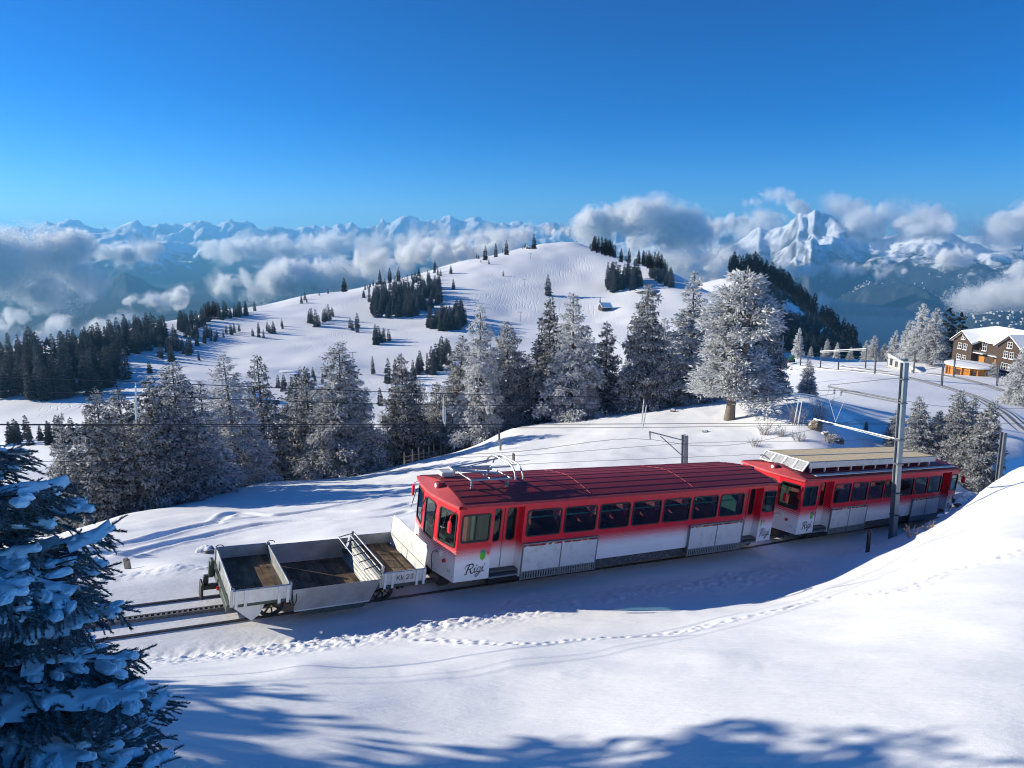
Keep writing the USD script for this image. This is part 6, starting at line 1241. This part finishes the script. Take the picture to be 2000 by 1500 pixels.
# the hill: single trees that stand apart, then the woods
rsF = np.random.RandomState(2024)
def hill_tree(px, py, hp, label, group=None, kind=None):
    P = hit(px, py, 150); r = math.hypot(P[0], P[1])
    return plant(kind or 'far%d' % rsF.randint(4), 'spruce', (P[0], P[1], P[2] - 0.6), max(hp * r / 1333 / 0.98, 3.0), label, group, squash=rsF.uniform(0.8, 1.15))
LONE = [(1071, 578, 42, 'lone dark spruce clump standing on the carved piste'), (955, 519, 14, 'lone spruce high on the ski slope below the skyline'), (983, 541, 13, 'small lone spruce in the middle of the ski slope'), (886, 566, 22, 'lone spruce at the edge of the ski slope above the wood'), (881, 534, 16, 'lone spruce on the upper left of the ski slope'), (939, 516, 10, 'tiny thin spruce left of the lone spruce near the skyline'),
        (389, 705, 20, 'lone small spruce casting a long shadow on the left piste'), (293, 728, 22, 'lone spruce at the lower edge of the left piste'), (195, 765, 26, 'lone spruce above the wires on the left piste'), (744, 800, 46, 'spruce standing alone on the snow above the dark slender tree'), (729, 728, 34, 'lone spruce left of the pair below the ski slope'), (758, 752, 54, 'left spruce of the pair below the ski slope'), (772, 742, 40, 'right spruce of the pair below the ski slope'), (1172, 590, 10, 'tiny spruce beside the brown hut on the piste')]
for px, py, hp, lb in LONE: hill_tree(px, py, hp, lb)
WOODS = []
def wood(poly, n, hp, label, group, seed, kind=None, far=True):
    """n trees scattered over a patch outlined in the photograph, all part of one wood."""
    pg = Polygon(poly); x0, y0, x1, y1 = pg.bounds; rs = np.random.RandomState(seed); got = []
    while len(got) < n:
        p = rs.uniform((x0, y0), (x1, y1))
        if pg.contains(Point(*p)) and all(abs(p[0] - q[0]) * 1.0 + abs(p[1] - q[1]) * 1.5 > 4.5 * rs.uniform(0.2, 1) for q in got): got.append(p)
    big = n > 20
    for p in got:
        where = ''
        if big:
            fx, fy = (p[0] - x0) / (x1 - x0), (p[1] - y0) / (y1 - y0); where = ', ' + ('upper ' if fy < 0.5 else 'lower ') + ('left part' if fx < 0.34 else 'middle' if fx < 0.67 else 'right part')
        WOODS.append((np.interp(p[1], [y0, y1], hp) * rs.uniform(0.65, 1.12), p[0], p[1], label + where, group + where))
wood([(0, 705), (60, 690), (120, 700), (190, 690), (240, 690), (250, 740), (180, 770), (100, 778), (0, 775)], 120, (46, 62), 'dark spruce of the dense wood at far left above the wires', 'dense wood at far left', 1)
wood([(120, 690), (200, 668), (300, 640), (330, 650), (300, 690), (240, 705), (170, 712)], 105, (34, 42), 'spruce in the band of wood climbing the left ridge', 'band of wood on the left ridge', 2)
wood([(320, 640), (420, 610), (500, 605), (505, 616), (430, 628), (350, 652)], 64, (24, 30), 'small spruce on the skyline of the left ridge', 'skyline trees of the left ridge', 3)
wood([(290, 690), (330, 660), (400, 650), (420, 655), (390, 690), (330, 708)], 48, (24, 32), 'spruce in the dark clump on the left piste edge', 'dark clump on the left piste edge', 4)
wood([(405, 660), (470, 640), (468, 648), (410, 670)], 10, (16, 18), 'little spruce in the short row right of the dark clump', 'short row on the left slope', 5)
wood([(485, 650), (560, 636), (565, 640), (500, 668)], 9, (18, 24), 'spruce in the scattered row on the shaded hollow', 'scattered row by the shaded hollow', 6)
wood([(588, 650), (625, 640), (655, 620), (648, 612), (600, 632)], 9, (28, 34), 'tall spruce of the loose group on the ridge shoulder', 'loose group on the ridge shoulder', 7)
wood([(672, 632), (702, 642), (700, 650), (680, 648)], 4, (26, 28), 'spruce of the small trio on the open slope', 'small trio on the open slope', 8)
wood([(715, 588), (770, 560), (800, 562), (860, 560), (868, 585), (840, 610), (790, 622), (730, 625)], 135, (28, 40), 'dark spruce of the large wood left of the ski slope', 'large wood left of the ski slope', 9)
wood([(775, 545), (850, 528), (872, 545), (830, 560), (780, 562)], 14, (18, 20), 'spruce along the upper edge of the large wood', 'upper edge of the large wood', 10)
wood([(825, 635), (905, 610), (915, 625), (905, 645), (840, 650)], 42, (34, 38), 'spruce in the lower wood behind the central group', 'lower wood behind the central group', 11)
wood([(720, 668), (748, 660), (768, 672), (738, 680)], 9, (30, 32), 'spruce of the dark knot below the large wood', 'dark knot below the large wood', 12)
wood([(795, 740), (872, 690), (880, 715), (830, 745)], 18, (44, 48), 'spruce in the hollow left of the central group', 'hollow left of the central group', 13)
wood([(20, 860), (120, 852), (200, 845), (200, 870), (20, 880)], 34, (38, 42), 'dark spruce down in the valley behind the near spruce', 'valley spruces at lower left', 14)
wood([(540, 760), (640, 725), (650, 745), (560, 790)], 20, (26, 32), 'small dark spruce seen between the left frosted trees', 'small spruces behind the left frosted trees', 15)
wood([(1178, 560), (1200, 548), (1250, 552), (1256, 565), (1190, 572)], 26, (42, 46), 'grey frosted spruce of the clump right of the ski slope', 'frosted clump right of the ski slope', 16)
wood([(1265, 535), (1300, 530), (1320, 552), (1318, 568), (1280, 556)], 30, (26, 30), 'spruce of the dark clump on the hill right flank', 'dark clump on the right flank', 17)
wood([(1140, 478), (1175, 484), (1205, 497), (1200, 502), (1150, 490)], 22, (16, 18), 'small dark spruce on the edge right of the summit', 'edge wood right of the summit', 18)
wood([(1205, 505), (1290, 512), (1300, 522), (1220, 515)], 18, (12, 14), 'tiny spruce in the row below the right skyline', 'row below the right skyline', 19)
wood([(905, 512), (1005, 489), (1070, 474), (1072, 477), (1005, 494), (910, 520)], 12, (10, 14), 'tiny spruce on the skyline of the ski slope', 'skyline trees of the ski slope', 20)
wood([(690, 578), (720, 560), (740, 548), (790, 538), (792, 542), (745, 556), (700, 588)], 12, (10, 14), 'small spruce along the crest above the large wood', 'crest above the large wood', 21)
wood([(560, 592), (690, 560), (692, 566), (565, 600)], 7, (12, 16), 'small spruce spaced out along the ridge crest', 'spaced trees on the ridge crest', 22)
INDIVIDUALS = 200
WOODS.sort(key=lambda e: -e[0])
for hp, px, py, lb, gp in WOODS[:INDIVIDUALS]: hill_tree(px, py, hp, lb, gp)
# the dark wooded ridge on the right reads as one mass
pts, sc = [], []
pgD = Polygon([(1425, 520), (1470, 520), (1530, 552), (1600, 612), (1668, 664), (1690, 700), (1560, 690), (1500, 690), (1440, 690), (1440, 560)]); holes = [Polygon([(1520, 600), (1545, 590), (1575, 615), (1560, 625), (1530, 618)]), Polygon([(1435, 520), (1462, 522), (1440, 532)]), Polygon([(1590, 640), (1610, 650), (1600, 660)])]
while len(pts) < 2100:
    p = rsF.uniform((1420, 518), (1695, 700))
    if not pgD.contains(Point(*p)) or any(h.contains(Point(*p)) for h in holes) or rsF.uniform() < 0.15: continue
    P = hit(p[0], p[1] + 3, 450); pts.append(P - [0, 0, 0.6]); sc.append(rsF.uniform(0.5, 0.95))
def forest(name, pts, sc, kinds, label, cat='forest'):
    p = UsdGeom.PointInstancer.Define(stage, '/World/' + numbered(name)); meshes = []
    for k, kd in enumerate(kinds):
        c = KINDS[kd][0]; src = UsdGeom.Mesh(stage.GetPrimAtPath(str(c.GetPath()) + '/crown')); pp = '%s/prototypes/piece_%03d' % (p.GetPath(), k)
        d = UsdGeom.Mesh.Define(stage, pp); d.GetPrim().GetReferences().AddInternalReference(src.GetPath()); p.CreatePrototypesRel().AddTarget(pp)
    n = len(pts); ang = rsF.uniform(0, math.pi, n)
    p.CreateProtoIndicesAttr(Vt.IntArray.FromNumpy(rsF.randint(0, len(kinds), n).astype(np.int32))); p.CreatePositionsAttr(Vt.Vec3fArray.FromNumpy(np.array(pts, np.float32)))
    s = np.array(sc)[:, None] * np.ones((1, 3)); p.CreateScalesAttr(Vt.Vec3fArray.FromNumpy(s.astype(np.float32)))
    p.CreateOrientationsAttr(Vt.QuathArray([Gf.Quath(float(math.cos(a)), 0.0, 0.0, float(math.sin(a))) for a in ang]))
    setd(p.GetPrim(), label, cat, None, 'stuff')
forest('ridge_forest', pts, sc, ('dark0', 'dark1'), 'dark spruce forest covering the steep ridge above the lake')

pts, sc = [], []
for hp, px, py, lb, gp in WOODS[INDIVIDUALS:]:
    P = hit(px, py, 150); pts.append(P - [0, 0, 0.5]); sc.append(max(hp * math.hypot(P[0], P[1]) / 1333 / 0.98, 3.0) / 12.0)
forest('far_trees', pts, sc, ('far0', 'far1', 'far2', 'far3'), 'smallest dark spruces strewn over the far flanks of the ski hill')
# ------------------------------------------------------------------ the spruce beside the lens, laden with snow, and the trees that shade it
needles('near_needles', (0.026, 0.034, 0.028), (0.52, 0.53, 0.52), 0.34, 0.90, 0.15)
def shoot_mesh(seed, n=84):
    rs = np.random.RandomState(seed); t = np.linspace(0.0, 1, n); L = 0.17
    P = np.c_[t * L, np.zeros(n), -0.02 * t ** 2]; a = rs.uniform(0, 6.28, n)
    D = np.c_[0.75 + 0.5 * t, np.cos(a), np.sin(a) * 0.75 + 0.1]; D /= np.linalg.norm(D, axis=1, keepdims=True)
    s = np.cross(D, rs.normal(size=(n, 3))); s /= np.linalg.norm(s, axis=1, keepdims=True); l = (0.036 * rs.uniform(0.7, 1.2, n) * (1.0 - 0.3 * t))[:, None]
    V = np.stack([P + s * 0.0042, P - s * 0.0042, P + D * l], 1).reshape(-1, 3); F = np.arange(n * 3).reshape(-1, 3)
    m = MB().add(V, F); m.tube([(0, 0, 0), (L * 0.5, 0, -0.005), (L, 0, -0.02)], [0.007, 0.0065, 0.004], 4); return m.get()
def snow_lump(seed):
    m = trimesh.creation.icosphere(3); v = m.vertices * (0.55 + 0.9 * fbm(m.vertices * 1.5 + seed * 5, 3, seed))[:, None]; v[:, 2] = np.where(v[:, 2] < 0, v[:, 2] * 0.35, v[:, 2] * 0.75); return v, m.faces
def frame_quat(X, up):
    X = X / np.linalg.norm(X, axis=1, keepdims=True); Y = np.cross(up, X); Y /= np.linalg.norm(Y, axis=1, keepdims=True) + 1e-9; Z = np.cross(X, Y)
    R = np.stack([X, Y, Z], -1); w = np.sqrt(np.maximum(0, 1 + R[:, 0, 0] + R[:, 1, 1] + R[:, 2, 2])) / 2 + 1e-6
    return np.c_[w, (R[:, 2, 1] - R[:, 1, 2]) / (4 * w), (R[:, 0, 2] - R[:, 2, 0]) / (4 * w), (R[:, 1, 0] - R[:, 0, 1]) / (4 * w)]
def near_spruce(P0, H, R, seed, whorls=27):
    rs = np.random.RandomState(seed); t = thing('spruce', 'dark spruce close to the lens at the lower left, boughs laden with snow', 'tree', loc=P0)
    obj('trunk', MB().tube([(0, 0, -0.6), (0, 0, H * 0.5), (0.03, 0, H)], [0.17, 0.10, 0.015], 10).get(), 'bark', t, smooth=True)
    W, SH = MB(), MB(); SP, SD, SS, NP, ND, NS = [], [], [], [], [], []
    for k in range(whorls):
        f = 0.03 + 0.95 * (k + 0.5) / whorls
        for b in range(8 if f < 0.6 else 6):
            a = rs.uniform(0, 6.28); zb = H * (f + rs.uniform(-0.015, 0.015)); L = (R * (1 - f) ** 0.5 + 0.15) * rs.uniform(0.72, 1.12)
            h = np.array([math.cos(a), math.sin(a), 0]); sd = np.array([-h[1], h[0], 0]); up = 0.35 * f + 0.02 + rs.uniform(-0.1, 0.1); dr = 0.34 * rs.uniform(0.7, 1.3)
            pos = lambda q: np.array([0, 0, zb]) + np.outer(L * q, h) + np.outer(L * (up * q - dr * q ** 2 + 0.14 * q ** 4), [0, 0, 1])
            W.tube(pos(np.linspace(0, 1, 6)), np.linspace(0.026, 0.006, 6) * (0.6 + 0.3 * L), 5, False)
            # the snow that lies along the bough: one sagging, lumpy sheet with holes where the twigs show
            gu, gv = 26, 15; U_, V_ = np.meshgrid(np.linspace(0.10, 1.0, gu), np.linspace(-1, 1, gv), indexing='ij'); wv_ = (0.07 + 0.40 * L * (1 - U_) ** 0.7 * np.minimum(1, 3 * U_)) * 0.62
            c_ = pos(U_.ravel()).reshape(gu, gv, 3); wob = rs.uniform(0, 50); nz = fbm(np.stack([U_ * L * 5 + wob, V_ * wv_ * 9, 0 * U_], -1), 4, k); n2 = fbm(np.stack([U_ * L * 14 + wob, V_ * wv_ * 20, 0 * U_], -1), 3, k + 3)
            S_ = c_ + sd * (V_ * wv_ * (0.8 + 0.5 * nz))[..., None]; S_[..., 2] += 0.015 + (1 - V_ ** 2) * (0.02 + 0.06 * nz) + (n2 - 0.5) * 0.045 - np.abs(V_) ** 1.5 * wv_ * 0.42
            ok = (nz + 0.35 * (1 - np.abs(V_)) > 0.60 + 0.12 * rs.uniform(-1, 1)); ii, jj = np.meshgrid(np.arange(gu - 1), np.arange(gv - 1), indexing='ij'); keep = (ok[:-1, :-1] & ok[1:, 1:] & ok[1:, :-1] & ok[:-1, 1:]).ravel(); a_ = (ii * gv + jj).ravel()[keep]
            if len(a_): SH.add(S_.reshape(-1, 3), np.stack([a_, a_ + 1, a_ + gv + 1, a_ + gv], 1))
            nt = int(L / 0.060)
            for q in range(nt):
                u = (q + 1.0) / (nt + 0.5); base = pos(np.array([u]))[0]
                for s in (-1, 1):
                    l2 = L * 0.44 * (1 - u) ** 0.75 * min(1, 3.0 * u) * rs.uniform(0.7, 1.15) + 0.09
                    d2 = h * 0.72 + sd * s * rs.uniform(0.65, 1.0); d2[2] = rs.uniform(-0.34, -0.06); d2 /= np.linalg.norm(d2)
                    ns = max(1, int(l2 / 0.085))
                    for e in range(ns):
                        v = (e + 0.3) / ns; p = base + d2 * l2 * v - np.array([0, 0, 0.22 * (l2 * v) ** 2]); dd = d2 + rs.normal(0, 0.25, 3); dd[2] -= 0.15
                        SP.append(p); SD.append(dd); SS.append(rs.uniform(0.75, 1.2))
                        if rs.uniform() < 0.55: SP.append(p); SD.append(d2 + sd * s * rs.uniform(-0.9, 0.9) + [0, 0, rs.uniform(-0.9, 0.1)]); SS.append(rs.uniform(0.6, 0.95))
                    if l2 > 0.12 and rs.uniform() < 0.34:
                        v = rs.uniform(0.1, 0.85); NP.append(base + d2 * l2 * v + [0, 0, 0.012]); ND.append(d2); z = rs.uniform(0.5, 1.0); NS.append((min(l2 * 0.40, 0.11) * z + 0.02, 0.045 * z + 0.018, 0.045 * z + 0.012))
                if rs.uniform() < 0.3: NP.append(base + [0, 0, 0.02]); ND.append(h + rs.normal(0, 0.15, 3)); z = rs.uniform(0.5, 1.1); NS.append((0.085 * z, 0.065 * z, 0.062 * z))
    obj('branches', W.get(), 'bark', t)
    _v, _f = SH.get(); _u, _i = np.unique(_f, return_inverse=True)
    obj('snow_sheet', (_v[_u], _i.reshape(-1, 3)), 'snow_cap', t, smooth=True, kind='stuff')
    up = np.array([0, 0, 1.0])
    for nm, protos, P, D, S in (('crown', [(shoot_mesh(q), 'near_needles', False) for q in range(3)], SP, SD, np.array(SS)[:, None] * np.ones((1, 3))), ('snow', [(snow_lump(q), 'snow_cap', True) for q in range(4)], NP, ND, np.array(NS))):
        P, D = np.array(P), np.array(D); pi = instancer(str(t.GetPath()) + '/' + nm, protos, P, frame_quat(D, up + rs.normal(0, 0.32, (len(P), 3))), S, rs.randint(0, len(protos), len(P)))
        setd(pi.GetPrim(), kind='stuff')
    return len(SP), len(NP)
_np_ = np.array([-4.72, 4.9]); _nz = float(ground(_np_[:1], _np_[1:], False)[0])
NEAR = near_spruce((_np_[0], _np_[1], _nz), 3.95, 1.66, 5, 21)
for x, y, H, kd, lb in ((-12.0, 4.8, 13.5, 'spruce2', 'tall spruce just outside the left picture edge that shades the near one'), (-18.0, 8.5, 16.5, 'spruce3', 'tall spruce farther left outside the picture, behind the shading one'),
                        (-10.0, 3.2, 10.5, 'spruce0', 'spruce outside the lower left corner beside the near one'), (-14.0, 3.3, 14.0, 'spruce1', 'tall spruce outside the lower left corner, left of its neighbour'), (-25.5, 24.6, 8.0, 'spruce3', 'spruce beyond the left edge that throws shade over the rails')):
    z = float(ground(np.array([x]), np.array([y]), False)[0]); plant(kd, 'spruce', (x, y, z - 0.2), H, lb)
